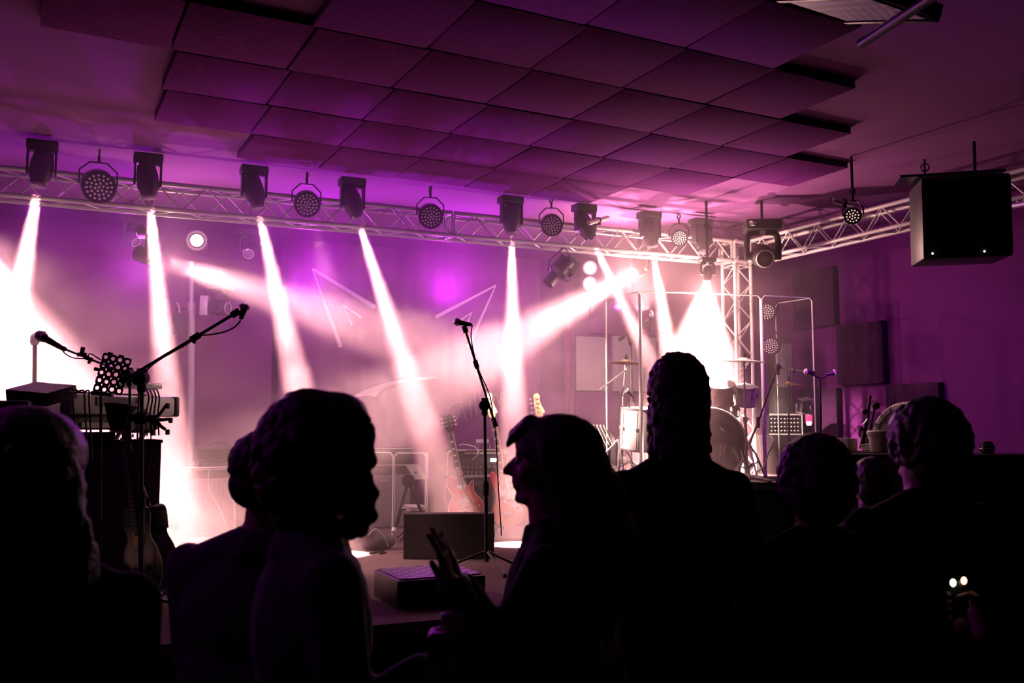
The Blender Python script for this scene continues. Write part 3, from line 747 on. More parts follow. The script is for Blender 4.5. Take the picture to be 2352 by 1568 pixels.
D2 = 6.2
boom_stand(fl(at(1118, 1290, D2)), at(1113, 930, D2), at(1139, 980, D2 - 0.05), at(1067, 752, D2 + 0.05), 'black boom stand at centre stage in front of the guitars', r=0.0105)
microphone(at(1084, 746, D2 + 0.05), at(1042, 738, D2 + 0.05), 'microphone on the centre stand, head to the left', s=1.0)
cable([at(1085, 746, D2 + .05), at(1082, 770, D2), at(1087, 805, D2), at(1100, 850, D2), at(1118, 890, D2), at(1128, 920, D2), at(1132, 955, D2 - .06), at(1140, 1010, D2 - .1), at(1142, 1070, D2 - .1), at(1146, 1140, D2 - .1), at(1152, 1230, D2 - .1)], 0.004, 'thin cable hanging from the centre microphone')

D3 = 7.7
b = fl(at(1886, 1240, D3))
t = thing('microphone_stand', 'dark stand with a T-bar and two microphones right of the drum shield', 'microphone stand', b)
MB().cyl(b, at(1884, 930, D3), 0.012).build('lower_tube', 'black', t)
MB().cyl(at(1884, 930, D3), at(1883, 868, D3), 0.009).build('upper_tube', 'black', t)
MB().tube(smooth_open([at(1862, 858, D3), at(1874, 864, D3), at(1884, 868, D3), at(1896, 864, D3), at(1902, 858, D3)]), 0.008).build('t_bar', 'black', t)
MB().lathe([(0.15, 0), (0.15, 0.02), (0.03, 0.035)], b).build('round_base', 'black', t)
microphone(at(1896, 860, D3), at(1922, 855, D3), 'right-pointing microphone on the T-bar stand')
microphone(at(1872, 856, D3), at(1846, 853, D3), 'left-pointing microphone on the T-bar stand')
t = boom_stand(fl(at(1700, 1200, 8.5), 1.2), at(1786, 843, 8.3), at(1780, 842, 8.4), at(1850, 853, 7.8), 'thin boom arm reaching right behind the shield end pane', r=0.007, legs=False)

# ---- perforated holder plates
def perf(mb, w, h, nx, nz, r, M0, th=0.003):
    cw, ch = w / nx, h / nz; n = 16
    for i in range(nx):
        for j in range(nz):
            cx = -w / 2 + cw * (i + .5); cz = -h / 2 + ch * (j + .5); vs = []
            for y in (-th / 2, th / 2):
                for k in range(n):
                    a = 2 * PI * (k + .5) / n; ca, sa = math.cos(a), math.sin(a); q = max(abs(ca) / (cw / 2), abs(sa) / (ch / 2))
                    vs.append(M0 @ Vector((cx + ca / q, y, cz + sa / q)))
                for k in range(n):
                    a = 2 * PI * (k + .5) / n; vs.append(M0 @ Vector((cx + r * math.cos(a), y, cz + r * math.sin(a))))
            fs = []
            for k in range(n):
                k2 = (k + 1) % n
                fs += [[k, k2, n + k2, n + k], [2 * n + k2, 2 * n + k, 3 * n + k, 3 * n + k2], [n + k, n + k2, 3 * n + k2, 3 * n + k], [k2, k, 2 * n + k, 2 * n + k2]]
            mb._a(vs, fs)
c = at(254, 860, 4.95)
t = thing('perforated_holder', 'black perforated holder plate with round holes on a thin pole at the left', 'holder', fl(at(233, 1300, 4.95)))
Mp = Matrix.Translation(c) @ RF @ Matrix.Rotation(0.24, 4, 'Y')
mb = MB(); perf(mb, 0.078, 0.21, 2, 5, 0.0105, Mp @ Matrix.Translation((-0.03, 0, 0))); mb.build('left_plate', 'black', t)
mb = MB(); perf(mb, 0.074, 0.2, 2, 5, 0.0105, Mp @ Matrix.Translation((0.044, 0.01, 0.006)) @ Matrix.Rotation(0.35, 4, 'Z')); mb.build('right_plate', 'black', t)
mb = MB()
for x in (-0.03, 0.03): mb.box(Mp @ Vector((x, 0, 0.107)), (0.026, 0.02, 0.014), RF @ Matrix.Rotation(0.24, 4, 'Y'), bev=0.003)
for x in (-0.075, 0.075): mb.box(Mp @ Vector((x, -0.004, 0.01)), (0.03, 0.02, 0.018), RF @ Matrix.Rotation(0.24, 4, 'Y'), bev=0.003)
mb.build('hook', 'black', t)
MB().box(Mp @ Vector((-0.01, -0.01, -0.108)), (0.11, 0.03, 0.022), RF @ Matrix.Rotation(0.1, 4, 'Y'), bev=0.003).build('tray', 'black', t)
text('KLIK', 0.012, 'lettering', 'white', Matrix.Translation(Mp @ Vector((-0.008, -0.027, -0.108))) @ RF @ UPRIGHT, t)
MB().cyl(fl(at(233, 1300, 4.95)), at(232, 905, 4.95), 0.007).lathe([(0.11, 0), (0.11, 0.015), (0.01, 0.03)], fl(at(233, 1300, 4.95))).build('pole', 'black', t)

# ---- tablet claw clamped to the near stand
c = at(356, 962, D1 - 0.06)
t = thing('tablet_claw', 'empty spider-shaped tablet holder clamped to the near left stand', 'holder', c)
MB().cyl(at(300, 960, D1 - .05), at(352, 962, D1 - .05), 0.017).cyl(at(312, 960, D1 - .05), at(338, 960, D1 - .05), 0.03).ell(at(300, 958, D1 - .05), 0.02).build('clamp', 'rubber', t)
MB().cyl(c, c - FW * 0.03, 0.022).ell(c - FW * 0.03, 0.014).build('hub', 'rubber', t)
for (x, y, bx, by) in ((381, 931, 385, 932), (388, 962, 392, 965), (352, 990, 351, 994), (380, 986, 385, 992)):
    mid_ = at((356 + x) / 2 + (3 if y > 980 else 0), (966 + y) / 2 + (4 if y > 980 else 0), D1 - .07)
    a = MB().tube([c - FW * .01, mid_, at(x, y, D1 - .07)], [0.012, 0.008, 0.008], 8).build('claw_arm', 'black', t)
    MB().box(at(bx, by, D1 - .09), (0.013, 0.03, 0.026), RF, bev=0.003).build('claw_tip', 'rubber', a)

# ---- keyboards
def slab(p, q, depth, h, bev=0.01):
    p = Vector(p); q = Vector(q); d = q - p; a = math.atan2(d.y, d.x)
    return MB().box((p + q) / 2, (d.length, depth, h), Matrix.Rotation(a, 4, 'Z'), bev), a
p, q = at(118, 928, 5.2), at(362, 919, 5.95); q.z = p.z
t = thing('keyboard', 'long white keyboard seen from behind, cables hanging over it', 'keyboard', ((p.x + q.x) / 2, (p.y + q.y) / 2, p.z - 0.07))
mb, a = slab(p, q, 0.3, 0.115, 0.02); mb.build('body', 'white', t)
d = (q - p).normalized(); nrm = Vector((-d.y, d.x, 0))
MB().box(q + d * 0.012, (0.045, 0.31, 0.13), Matrix.Rotation(a, 4, 'Z'), bev=0.015).build('end_cap', 'black', t)
mb = MB()
for i in range(22):
    mb.box(p + d * (0.09 + 0.034 * i) + nrm * 0.06 + Vector((0, 0, 0.062)), (0.031, 0.15, 0.012), Matrix.Rotation(a, 4, 'Z'))
mb.build('white_keys', 'pearl', t)
mb = MB()
for i in range(21):
    if i % 7 not in (2, 6): mb.box(p + d * (0.107 + 0.034 * i) + nrm * 0.09 + Vector((0, 0, 0.073)), (0.014, 0.09, 0.012), Matrix.Rotation(a, 4, 'Z'))
mb.build('black_keys', 'black_gloss', t)
MB().box(p + d * 0.3 - nrm * 0.152 + Vector((0, 0, 0.02)), (0.26, 0.004, 0.05), Matrix.Rotation(a, 4, 'Z')).build('socket_panel', 'dark_metal', t)
p2, q2 = at(70, 968, 5.15), at(330, 962, 5.8); q2.z = p2.z
t = thing('keyboard', 'dark keyboard on the lower tier of the stand', 'keyboard', ((p2.x + q2.x) / 2, (p2.y + q2.y) / 2, p2.z - 0.05))
mb, a = slab(p2, q2, 0.3, 0.09, 0.012); mb.build('body', 'tolex', t)
MB().box(p2.lerp(q2, 0.45) - nrm * 0.153 - Vector((0, 0, 0.02)), (0.3, 0.004, 0.03), Matrix.Rotation(a, 4, 'Z')).build('edge_strip', 'alu', t)
t = thing('keyboard_stand', 'black X-frame stand carrying both keyboards', 'stand', fl((p + q) / 2))
c = (p2 + q2) / 2
for s in (-1, 1):
    o_ = nrm * 0.1 * s
    for g in (-1, 1):
        MB().cyl(fl(c - d * 0.35 * g) + o_ + Vector((0, 0, 0.02)), Vector((c.x, c.y, p2.z - 0.06)) + d * 0.33 * g + o_, 0.014).build('leg', 'black', t)
MB().cyl(c + nrm * -0.1 - Vector((0, 0, .36)), c + nrm * 0.1 - Vector((0, 0, .36)), 0.014).build('pivot', 'black', t)
mb = MB()
for s in (-0.33, 0.33):
    mb.box(c + d * s - Vector((0, 0, 0.055)), (0.03, 0.34, 0.02), Matrix.Rotation(a, 4, 'Z')); mb.box(c + d * s + nrm * 0.165 + Vector((0, 0, 0.03)), (0.02, 0.02, 0.2), Matrix.Rotation(a, 4, 'Z')); mb.box(c + d * s + Vector((0, .02, 0.075)), (0.03, 0.3, 0.02), Matrix.Rotation(a, 4, 'Z'))
mb.build('support_arm', 'black', t)
c = at(96, 905, 4.85)
t = thing('sound_module', 'flat black sound module with its lit top painted pale on the left keyboards', 'electronic box', c)
TL = Matrix.Rotation(0.26, 4, RT)
MB().box(c, (0.27, 0.2, 0.065), TL @ Matrix.Rotation(-0.75, 4, 'Z'), bev=0.005).build('case', 'black', t)
MB().box(c + TL.to_3x3() @ Vector((0, 0, 0.0345)), (0.265, 0.195, 0.004), TL @ Matrix.Rotation(-0.75, 4, 'Z')).build('pale_lit_top', 'alu', t)  # pale plate stands in for light falling on the black top
mb = MB()
Rm = TL @ Matrix.Rotation(-0.75, 4, 'Z')
for i in range(8): mb.cyl(c + Rm.to_3x3() @ Vector((0.03 + 0.013 * i - 0.05, -0.1, 0.0)), c + Rm.to_3x3() @ Vector((0.03 + 0.013 * i - 0.05, -0.108, 0.0)), 0.005, n=8)
mb.build('sockets', 'chrome', t)
c = at(-5, 935, 4.8)
o = MB().box(c, (0.5, 0.3, 0.06), Matrix.Rotation(-0.5, 4, 'Z'), bev=0.008).build('synthesizer', 'black'); tag(o, 'dark synthesizer cut off by the left edge', 'keyboard')
for k, (x0, x1) in enumerate(((165, 170), (180, 196), (192, 206))):
    cable([at(x0, 895 + k * 3, 4.8), at(x0 + 12, 897, 4.85), at(x1 - 2, 915, 4.95), at(x1, 950, 4.97), at(x1 + 3, 1000, 5.0), at(x1 + 6, 1060, 5.0)], 0.0045, ('left', 'middle', 'right')[k] + ' of the three cables arching off the sound module')
for k in range(4):
    x = 338 + k * 8
    cable([at(x - 12, 893, 5.75), at(x - 2, 895, 5.7), at(x + 4, 915, 5.65), at(x - 2 + k, 950, 5.65), at(x + k, 1000, 5.65)], 0.005, ('first', 'second', 'third', 'fourth')[k] + ' from the left of the cables over the white keyboard end')
o, a_ = slab(at(288, 886, 5.75), at(352, 886, 5.95), 0.16, 0.035, 0.006); o = o.build('effects_box', 'pearl'); tag(o, 'small pale effects box on the right end of the white keyboard', 'electronic box')
cable([at(349, 955, D1), at(347, 1000, D1), at(345, 1030, D1), at(349, 1042, D1), at(342, 1050, D1), at(345, 1035, D1), at(343, 1070, D1), at(342, 1200, D1)], 0.0035, 'cord with a knot hanging right of the near left stand')
# mixer bowl / dark pouch hanging under the holder
c = at(275, 945, 5.05)
t = thing('gear_bag', 'dark open pouch bulging above the guitar headstock', 'bag', c)
MB().lathe([(0.03, -0.10), (0.055, -0.05), (0.075, 0.01), (0.085, 0.035), (0.077, 0.04), (0.072, 0.02)], c, (0.12, 0, 1), 20).build('pouch', 'cloth_black', t)
MB().torus(c + Vector((0.004, 0, 0.037)), (0.12, 0, 1), 0.08, 0.005).build('rim', 'bag', t)
# case behind the acoustic guitar
t = thing('road_case', 'large plain road case standing behind the acoustic guitar', 'case', fl(at(280, 1200, 5.5)))
c = at(282, 1100, 5.5)
MB().box((c.x, c.y, SZ + 0.44), (0.36, 0.35, 0.84), Matrix.Rotation(0.1, 4, 'Z'), bev=0.01).build('body', 'case_purple', t)
MB().box((c.x, c.y, SZ + 0.865), (0.37, 0.36, 0.02), Matrix.Rotation(0.1, 4, 'Z')).build('lid', 'dark_metal', t)
for s in (-1, 1): MB().cyl((c.x + s * 0.15, c.y - 0.02, SZ), (c.x + s * 0.15, c.y + 0.02, SZ + 0.02), 0.02).build('foot', 'rubber', t)

c = at(175, 1080, 5.4)
o = sheet(c.x - 0.42, c.x + 0.2, SZ + 0.01, at(175, 992, 5.4).z, c.y, 0.02, 18, 50).build('added_dark_cloth', 'cloth_black'); o.modifiers.new('thick', 'SOLIDIFY').thickness = 0.004
tag(o, 'black cloth added to darken the space below the keyboards at the left', 'cloth')  # sheet put in as the dark under the keyboards

# ---- acoustic guitar
def acoustic():
    c = at(333, 1405, 4.95); c.z = SZ + 0.06
    Mg = Matrix.Translation(c) @ Matrix.Rotation(-0.22, 4, FW) @ Matrix.Rotation(RZ - 0.62, 4, 'Z') @ Matrix.Rotation(-0.07, 4, 'X') @ Matrix.Scale(0.93, 4)
    t = thing('acoustic_guitar', 'black acoustic guitar on a stand at the left with yellow showing in its sound hole', 'guitar', c)
    half = [(0, 0), (0.1, 0.012), (0.175, 0.07), (0.2, 0.16), (0.175, 0.25), (0.125, 0.32), (0.125, 0.37), (0.145, 0.43), (0.125, 0.485), (0.06, 0.5)]
    out = smooth_closed(half + [(-x, z) for x, z in half[::-1][:-1]], 4)
    MB(Mg).prism(out, 0.0, 0.105).build('body', 'black_gloss', t)
    pts = [Mg @ Vector((x, 0.0, z)) for x, z in out]; MB().tube(pts + pts[:1], 0.0028, 6).build('binding', 'cream', t)
    pts = [Mg @ Vector((x, 0.105, z)) for x, z in out]; MB().tube(pts + pts[:1], 0.0022, 6).build('back_binding', 'cream', t)
    MB(Mg).lathe([(0.001, 0), (0.05, 0), (0.05, 0.004)], (0, -0.001, 0.33), (0, -1, 0), 28).build('sound_hole', 'yellow', t)
    MB(Mg).torus((0, -0.003, 0.33), (0, 1, 0), 0.056, 0.003).build('rosette', 'cream', t)
    MB(Mg).box((0, -0.008, 0.15), (0.15, 0.012, 0.03), bev=0.004).build('bridge', 'rosewood', t)
    MB(Mg).prism([(-0.028, 0.36), (0.028, 0.36), (0.022, 0.86), (-0.022, 0.86)], -0.02, 0.004).build('neck', 'black_gloss', t)
    mb = MB(Mg)
    for k in range(16): mb.box((0, -0.0215, 0.84 - 0.46 * (1 - 0.944 ** k) / 0.62), (0.046, 0.002, 0.002))
    mb.build('frets', 'chrome', t)
    MB(Mg).prism([(-0.022, 0.86), (0.022, 0.86), (0.038, 0.9), (0.036, 1.03), (0, 1.045), (-0.036, 1.03), (-0.038, 0.9)], -0.01, 0.006).build('headstock', 'black_gloss', t)
    MB(Mg).prism([(-0.012, 0.93), (0.012, 0.93), (0.018, 0.955), (0, 0.985), (-0.018, 0.955)], -0.013, -0.01).build('inlay', 'yellow', t)
    for s in (-1, 1):
        for k in range(3):
            z = 0.91 + 0.045 * k
            MB(Mg).cyl((s * 0.036, 0, z), (s * 0.056, 0, z), 0.004, n=8).ell((s * 0.062, 0, z), (0.008, 0.006, 0.011), 8, 6).cyl((s * 0.02, -0.02, z), (s * 0.02, -0.01, z), 0.005, n=8).build('tuning_peg', 'chrome', t)
    mb = MB(Mg)
    for k in range(6): mb.tube([(-0.016 + 0.0064 * k, -0.024, 0.86), (-0.024 + 0.0096 * k, -0.016, 0.15)], 0.0007, 4)
    mb.build('strings', 'chrome', t)
    MB(Mg).box((0.163, 0.055, 0.405), (0.012, 0.07, 0.1), bev=0.003).build('preamp', 'dark_metal', t)
    mb = MB(Mg)
    for k in range(6): mb.cyl((0.168, 0.035 + 0.012 * (k % 3), 0.38 + 0.03 * (k // 3)), (0.173, 0.035 + 0.012 * (k % 3), 0.38 + 0.03 * (k // 3)), 0.0045, n=8)
    mb.build('preamp_knobs', 'chrome', t)
    st = thing('guitar_stand', 'black stand holding the acoustic guitar', 'guitar stand', fl(c))
    q = Mg @ Vector((0, 0.14, 0.3))
    MB().tube([fl(q) + Vector((0, 0, 0.02)), q, Mg @ Vector((0, 0.06, 0.62))], 0.009).build('post', 'black', st)
    mb = MB()
    for s in (-1, 1): mb.tube([fl(q) + Vector((0, 0, 0.1)), Mg @ Vector((s * 0.11, 0.12, -0.01)), Mg @ Vector((s * 0.11, -0.03, -0.012)), Mg @ Vector((s * 0.11, -0.035, 0.02))], 0.007)
    mb.build('cradle', 'rubber', st)
    for k in range(3):
        a = 2.1 * k + 1; MB().cyl(fl(q) + Vector((0, 0, 0.08)), fl(q) + Vector((math.cos(a) * .22, math.sin(a) * .22, 0.01)), 0.008).build('leg', 'black', st)
acoustic()

# ---- electric guitars and basses
def egui(c, Mg, label, bodypts, bmat, scale_top, kind, guard=None, head='sym', full=True):
    t = thing('electric_guitar' if kind == 'g' else 'bass_guitar', label, 'guitar', (0, 0, 0))
    t.location = c; ORG[t.name] = Vector((0, 0, 0)); t.matrix_world = Mg
    I = None
    out = smooth_closed(bodypts, 5)
    MB().prism(out, 0, 0.042).build('body', bmat, t)
    if kind == 'g': MB().tube([(x, 0, z) for x, z in out] + [(out[0][0], 0, out[0][1])], 0.0035, 6).build('binding', 'cream', t)
    if guard: MB().prism(smooth_closed(guard, 4), -0.003, 0).build('pickguard', 'pearl', t)
    zb = 0.36; zn = scale_top
    w0, w1 = (0.027, 0.021) if kind == 'g' else (0.03, 0.021)
    MB().prism([(-w0, zb - 0.03), (w0, zb - 0.03), (w1, zn), (-w1, zn)], -0.014, 0.01).build('neck', 'wood', t)
    MB().prism([(-w0, zb - 0.03), (w0, zb - 0.03), (w1, zn), (-w1, zn)], -0.018, -0.014).build('fingerboard', 'rosewood', t)
    MB().tube([(-w0, -0.017, zb - .03), (-w1, -0.017, zn), (w1, -0.017, zn), (w0, -0.017, zb - .03)], 0.0022, 5).build('neck_binding', 'cream', t)
    mb = MB(); L = (zn - 0.13)
    fz = [zn - L * (1 - 2 ** (-k / 12)) for k in range(1, 21)]
    for z in fz:
        if z > zb - 0.02: mb.box((0, -0.019, z), (0.046, 0.002, 0.0025))
    mb.build('frets', 'chrome', t)
    mb = MB()
    for k in (3, 5, 7, 9, 12, 15):
        z = (fz[k - 1] + fz[k - 2]) / 2
        if z > zb: mb.box((0, -0.019, z), (0.028, 0.0015, (fz[k - 2] - fz[k - 1]) * 0.55))
    mb.build('inlays', 'pearl', t)
    if head == 'sym':
        hp = [(-0.021, zn), (0.021, zn), (0.043, zn + 0.055), (0.04, zn + 0.15), (0.018, zn + 0.165), (0, zn + 0.155), (-0.018, zn + 0.165), (-0.04, zn + 0.15), (-0.043, zn + 0.055)]
        MB().prism(hp, -0.012, 0.004).build('headstock', 'black_gloss', t)
        for s in (-1, 1):
            for k in range(3):
                z = zn + 0.06 + 0.037 * k
                MB().cyl((s * 0.04, 0, z), (s * 0.056, 0, z), 0.0035, n=8).ell((s * 0.063, 0, z), (0.009, 0.006, 0.011), 8, 6).cyl((s * 0.024, -0.02, z), (s * 0.024, -0.01, z), 0.005, n=8).build('tuning_peg', 'cream', t)
    else:
        hp = [(-0.022, zn), (0.022, zn), (0.036, zn + 0.03), (0.048, zn + 0.03), (0.05, zn + 0.05), (0.03, zn + 0.10), (0.018, zn + 0.16), (0.026, zn + 0.185), (0.018, zn + 0.215), (-0.006, zn + 0.225), (-0.03, zn + 0.21), (-0.036, zn + 0.18), (-0.04, zn + 0.03)]
        MB().prism(smooth_closed(hp, 3), -0.012, 0.004).build('headstock', 'wood', t)
        for k in range(4):
            z = zn + 0.045 + 0.043 * k
            MB().cyl((-0.035, 0, z), (-0.058, 0, z), 0.0045, n=8).ell((-0.068, 0, z), (0.012, 0.005, 0.014), 8, 6).cyl((-0.014, -0.024, z), (-0.014, -0.01, z), 0.009, n=10).build('tuning_peg', 'chrome', t)
    ns = 6 if kind == 'g' else 4
    mb = MB()
    for k in range(ns):
        u = k / (ns - 1) - .5
        mb.tube([(u * 0.034, -0.021, zn), (u * 0.052, -0.016, 0.13)], 0.0008 if kind == 'g' else 0.0014, 4)
    mb.build('strings', 'chrome', t)
    if kind == 'g':
        for z in (0.33, 0.2):
            p_ = MB().box((0, -0.006, z - 0.01), (0.086, 0.012, 0.05), bev=0.003).build('pickup_ring', 'cream', t)
            MB().box((0, -0.012, z - 0.01), (0.068, 0.012, 0.036), bev=0.002).build('pickup_cover', 'alu', p_)
        MB().box((0, -0.012, 0.13), (0.08, 0.012, 0.012), bev=0.003).box((0, -0.01, 0.095), (0.085, 0.012, 0.014), bev=0.004).build('bridge', 'chrome', t)
        for (x, z) in ((0.1, 0.17), (0.125, 0.12), (0.09, 0.1), (0.115, 0.06)):
            MB().cyl((x, 0, z), (x, -0.016, z), 0.01, 0.008).build('knob', 'cream', t)
        MB().cyl((-0.09, 0, 0.385), (-0.09, -0.02, 0.385), 0.006).build('toggle', 'cream', t)
    else:
        for s in (-1, 1): MB().box((s * 0.028 - 0.0, -0.008, 0.24 - s * 0.015), (0.054, 0.016, 0.03), bev=0.003).build('pickup', 'black', t)
        MB().box((0, -0.008, 0.1), (0.08, 0.014, 0.045), bev=0.004).build('bridge', 'chrome', t)
        for (x, z) in ((0.1, 0.15), (0.12, 0.115)): MB().cyl((x, 0, z), (x, -0.018, z), 0.01).build('knob', 'chrome', t)
    return t
def gui_matrix(cx, cy, d, hx, hy, dh, z, yaw=0.0):
    b = at(cx, cy, d); b.z = z; h = at(hx, hy, dh); u = (h - b).normalized()
    y = (FW * math.cos(yaw) + RT * math.sin(yaw)); y = (y - u * y.dot(u)).normalized(); x = y.cross(u).normalized()
    m = Matrix((x, y, u)).transposed().to_4x4(); m.translation = b
    return m
LP = [(0, 0), (0.1, 0.015), (0.16, 0.08), (0.162, 0.15), (0.12, 0.22), (0.1, 0.27), (0.115, 0.33), (0.118, 0.355), (0.1, 0.35), (0.07, 0.315), (0.04, 0.33), (0.03, 0.36), (-0.03, 0.405), (-0.07, 0.435), (-0.115, 0.42), (-0.135, 0.37), (-0.12, 0.31), (-0.1, 0.26), (-0.125, 0.21), (-0.165, 0.14), (-0.155, 0.07), (-0.1, 0.015)]
Mg = gui_matrix(1076, 1200, 8.55, 1028, 955, 8.7, SZ + 0.09, 0.12)
LPG = egui(Mg.translation, Mg, 'cherry sunburst electric guitar leaning on a stand at centre stage', LP, 'burst', 0.83, 'g')
LPM = Mg.copy()
PB = [(0, 0), (0.1, 0.02), (0.165, 0.09), (0.155, 0.17), (0.115, 0.24), (0.12, 0.32), (0.13, 0.37), (0.115, 0.385), (0.08, 0.35), (0.035, 0.33), (-0.03, 0.36), (-0.065, 0.43), (-0.1, 0.49), (-0.13, 0.485), (-0.125, 0.4), (-0.105, 0.3), (-0.12, 0.23), (-0.165, 0.15), (-0.155, 0.06), (-0.09, 0.01)]
PG = [(0.13, 0.34), (0.06, 0.3), (0.03, 0.34), (-0.03, 0.36), (-0.07, 0.36), (-0.05, 0.25), (0.0, 0.19), (0.08, 0.14), (0.13, 0.09), (0.14, 0.13), (0.1, 0.22)]
Mg = gui_matrix(1174, 1205, 8.35, 1123, 893, 8.5, SZ + 0.07, 0.45)
egui(Mg.translation, Mg, 'orange-red bass guitar with a white pickguard beside the sunburst guitar', PB, 'burst_bass', 0.98, 'b', PG, 'bass')
Mg = gui_matrix(1277, 1190, 8.9, 1231, 893, 8.95, SZ + 0.09, 0.1)
egui(Mg.translation, Mg, 'second bass whose pale headstock rises above the head of the profile woman', PB, 'burst_bass', 0.97, 'b', PG, 'bass')
for (x, d_, lab) in ((1076, 8.6, 'low stand under the sunburst guitar'), (1170, 8.4, 'low stand under the orange-red bass'), (1277, 8.95, 'low stand under the second bass')):
    b = fl(at(x, 1200, d_)); t = thing('guitar_stand', lab, 'guitar stand', b)
    MB().tube([b + Vector((0, 0.12, 0.02)), b + Vector((-0.02, 0.1, 0.4))], 0.009).build('post', 'black', t)
    mb = MB()
    for s in (-1, 1): mb.tube([b + Vector((0, 0.1, 0.1)), b + Vector((s * 0.1, 0.03, 0.06)), b + Vector((s * 0.1, -0.05, 0.06)), b + Vector((s * 0.1, -0.06, 0.1))], 0.008)
    mb.build('cradle', 'rubber', t)
    for s in (-1, 1): MB().cyl(b + Vector((0, 0.1, 0.12)), b + Vector((s * 0.2, -0.08, 0.01)), 0.009).build('leg', 'black', t)
# guitar strap
MB(LPM.inverted()).tube(smooth_open([at(1050, 1085, 8.4), at(1062, 1115, 8.35), at(1075, 1140, 8.35), at(1088, 1160, 8.35), at(1095, 1185, 8.35)]), [0.008] * 24 + [0.02], 6).build('strap', 'bag', LPG)

# ---- amplifiers
def front_face_text(): pass
def cab(x0, y0, w, dep, z0, h, label, m='tolex', grille='grille', name='speaker_cabinet', rz=0.0, trim='cream', gz=(0.04, 0.86)):
    """cabinet whose front left bottom corner stands at x0, y0, facing -Y"""
    t = thing(name, label, 'amplifier', (x0 + w / 2, y0 + dep / 2, z0))
    T = Matrix.Translation((x0, y0, z0)) @ Matrix.Rotation(rz, 4, 'Z')
    MB(T).box((w / 2, dep / 2 + 0.01, h / 2), (w, dep - 0.02, h), bev=0.008).build('case', m, t)
    MB(T).box((w / 2, -0.001, h * (gz[0] + gz[1]) / 2), (w * 0.92, 0.012, h * (gz[1] - gz[0])), bev=0.003).build('grille', grille, t)
    if trim:
        mb = MB(T)
        for (a, b_) in (((0, 0), (0, h)), ((0, h), (w, h)), ((w, h), (w, 0)), ((w, 0), (0, 0))):
            mb.cyl((a[0], 0.004, a[1]), (b_[0], 0.004, b_[1]), 0.009, n=8)
        mb.build('trim', trim, t)
    return t, T
a0 = at(424, 1075, 8.0); zt = a0.z
t, T = cab(a0.x, a0.y, 0.43, 0.28, SZ, zt - SZ, 'pale-trimmed guitar speaker cabinet with woven front at the left rear', m='cream', trim='pearl', gz=(0.05, 0.86))
h = zt - SZ
MB(T).box((0.215, -0.003, h * 0.92), (0.38, 0.01, 0.055)).build('control_panel', 'dark_metal', t)
MB(T).tube([(0.12, 0.1, h), (0.13, 0.1, h + 0.03), (0.3, 0.1, h + 0.03), (0.31, 0.1, h)], 0.008).build('handle', 'black', t)
cable([T @ Vector((0.2, -0.02, h - 0.02)), T @ Vector((0.2, -0.03, h - 0.16)), T @ Vector((0.23, -0.03, h - 0.24)), T @ Vector((0.3, -0.03, h - 0.36)), T @ Vector((0.35, -0.05, h - 0.5))], 0.005, 'white lead dangling down the front of the left cabinet', 'white')
t = thing('amplifier_head', 'black amplifier head with a top handle on the left cabinet', 'amplifier', T @ Vector((0.28, 0.14, h)))
MB(T).box((0.29, 0.15, h + 0.07 + 0.045), (0.4, 0.2, 0.13), bev=0.012).build('case', 'tolex', t)
MB(T).box((0.29, 0.045, h + 0.112), (0.36, 0.006, 0.09)).build('front_cloth', 'cloth_black', t)
MB(T).tube(smooth_open([(0.2, 0.15, h + 0.185), (0.22, 0.15, h + 0.2), (0.29, 0.15, h + 0.215), (0.36, 0.15, h + 0.2), (0.38, 0.15, h + 0.185)]), 0.007).build('handle', 'rubber', t)
MB(T).box((0.29, 0.15, h + 0.025), (0.3, 0.12, 0.05)).build('base_feet', 'rubber', t)
# bass rig behind the low acrylic panes
a0 = at(800, 1150, 8.6)
t, T = cab(a0.x, a0.y, 0.62, 0.38, SZ, 0.58, 'dark bass cabinet behind the low acrylic panes', grille='mesh', trim='dark_metal')
text('K', 0.05, 'lettering', 'white', T @ Matrix.Translation((0.2, -0.012, 0.66)) @ UPRIGHT, t)
MB(T).box((0.31, 0.16, 0.67), (0.6, 0.3, 0.16), bev=0.01).build('amplifier_top', 'tolex', t)
MB(T).box((0.31, 0.006, 0.59), (0.6, 0.006, 0.012)).box((0.31, 0.006, 0.745), (0.6, 0.006, 0.008)).build('silver_strip', 'alu', t)
text('oONo', 0.03, 'badge', 'cream', T @ Matrix.Translation((0.33, -0.012, 0.45)) @ UPRIGHT, t)
# rack amplifier with knobs
a0 = at(1028, 1060, 8.9)
W_ = 0.62
t, T = cab(a0.x, a0.y, W_, 0.36, SZ, at(1028, 1098, 8.9).z - SZ, 'dark bass speaker cabinet under the knob-covered amplifier', grille='cloth_black', trim='dark_metal')
zc = at(1028, 1098, 8.9).z; zt = at(1028, 1034, 8.9).z; hh = zt - zc
t = thing('amplifier_head', 'amplifier with a white top strip and rows of knobs behind the guitars', 'amplifier', (a0.x + W_ / 2, a0.y + .18, zc))
T = Matrix.Translation((a0.x, a0.y, zc))
MB(T).box((W_ / 2, 0.19, hh / 2 + 0.002), (W_, 0.34, hh), bev=0.01).build('case', 'tolex', t)
MB(T).torus((0.03, 0.0, hh - 0.03), (0, 1, 0), 0.03, 0.004, 10, 6, 0.25, PI).tube([(0.0, 0.0, 0.02), (0.0, 0.0, hh - 0.03), (0.03, 0, hh), (W_ - 0.03, 0, hh), (W_, 0, hh - 0.03), (W_, 0, 0.02)], 0.006).build('frame', 'alu', t)
MB(T).box((W_ / 2 + 0.08, 0.012, hh - 0.03), (W_ - 0.2, 0.008, 0.022)).build('top_strip', 'pearl', t)
MB(T).box((W_ / 2 + 0.05, 0.012, 0.075), (W_ - 0.14, 0.006, 0.085)).build('front_panel', 'dark_metal', t)
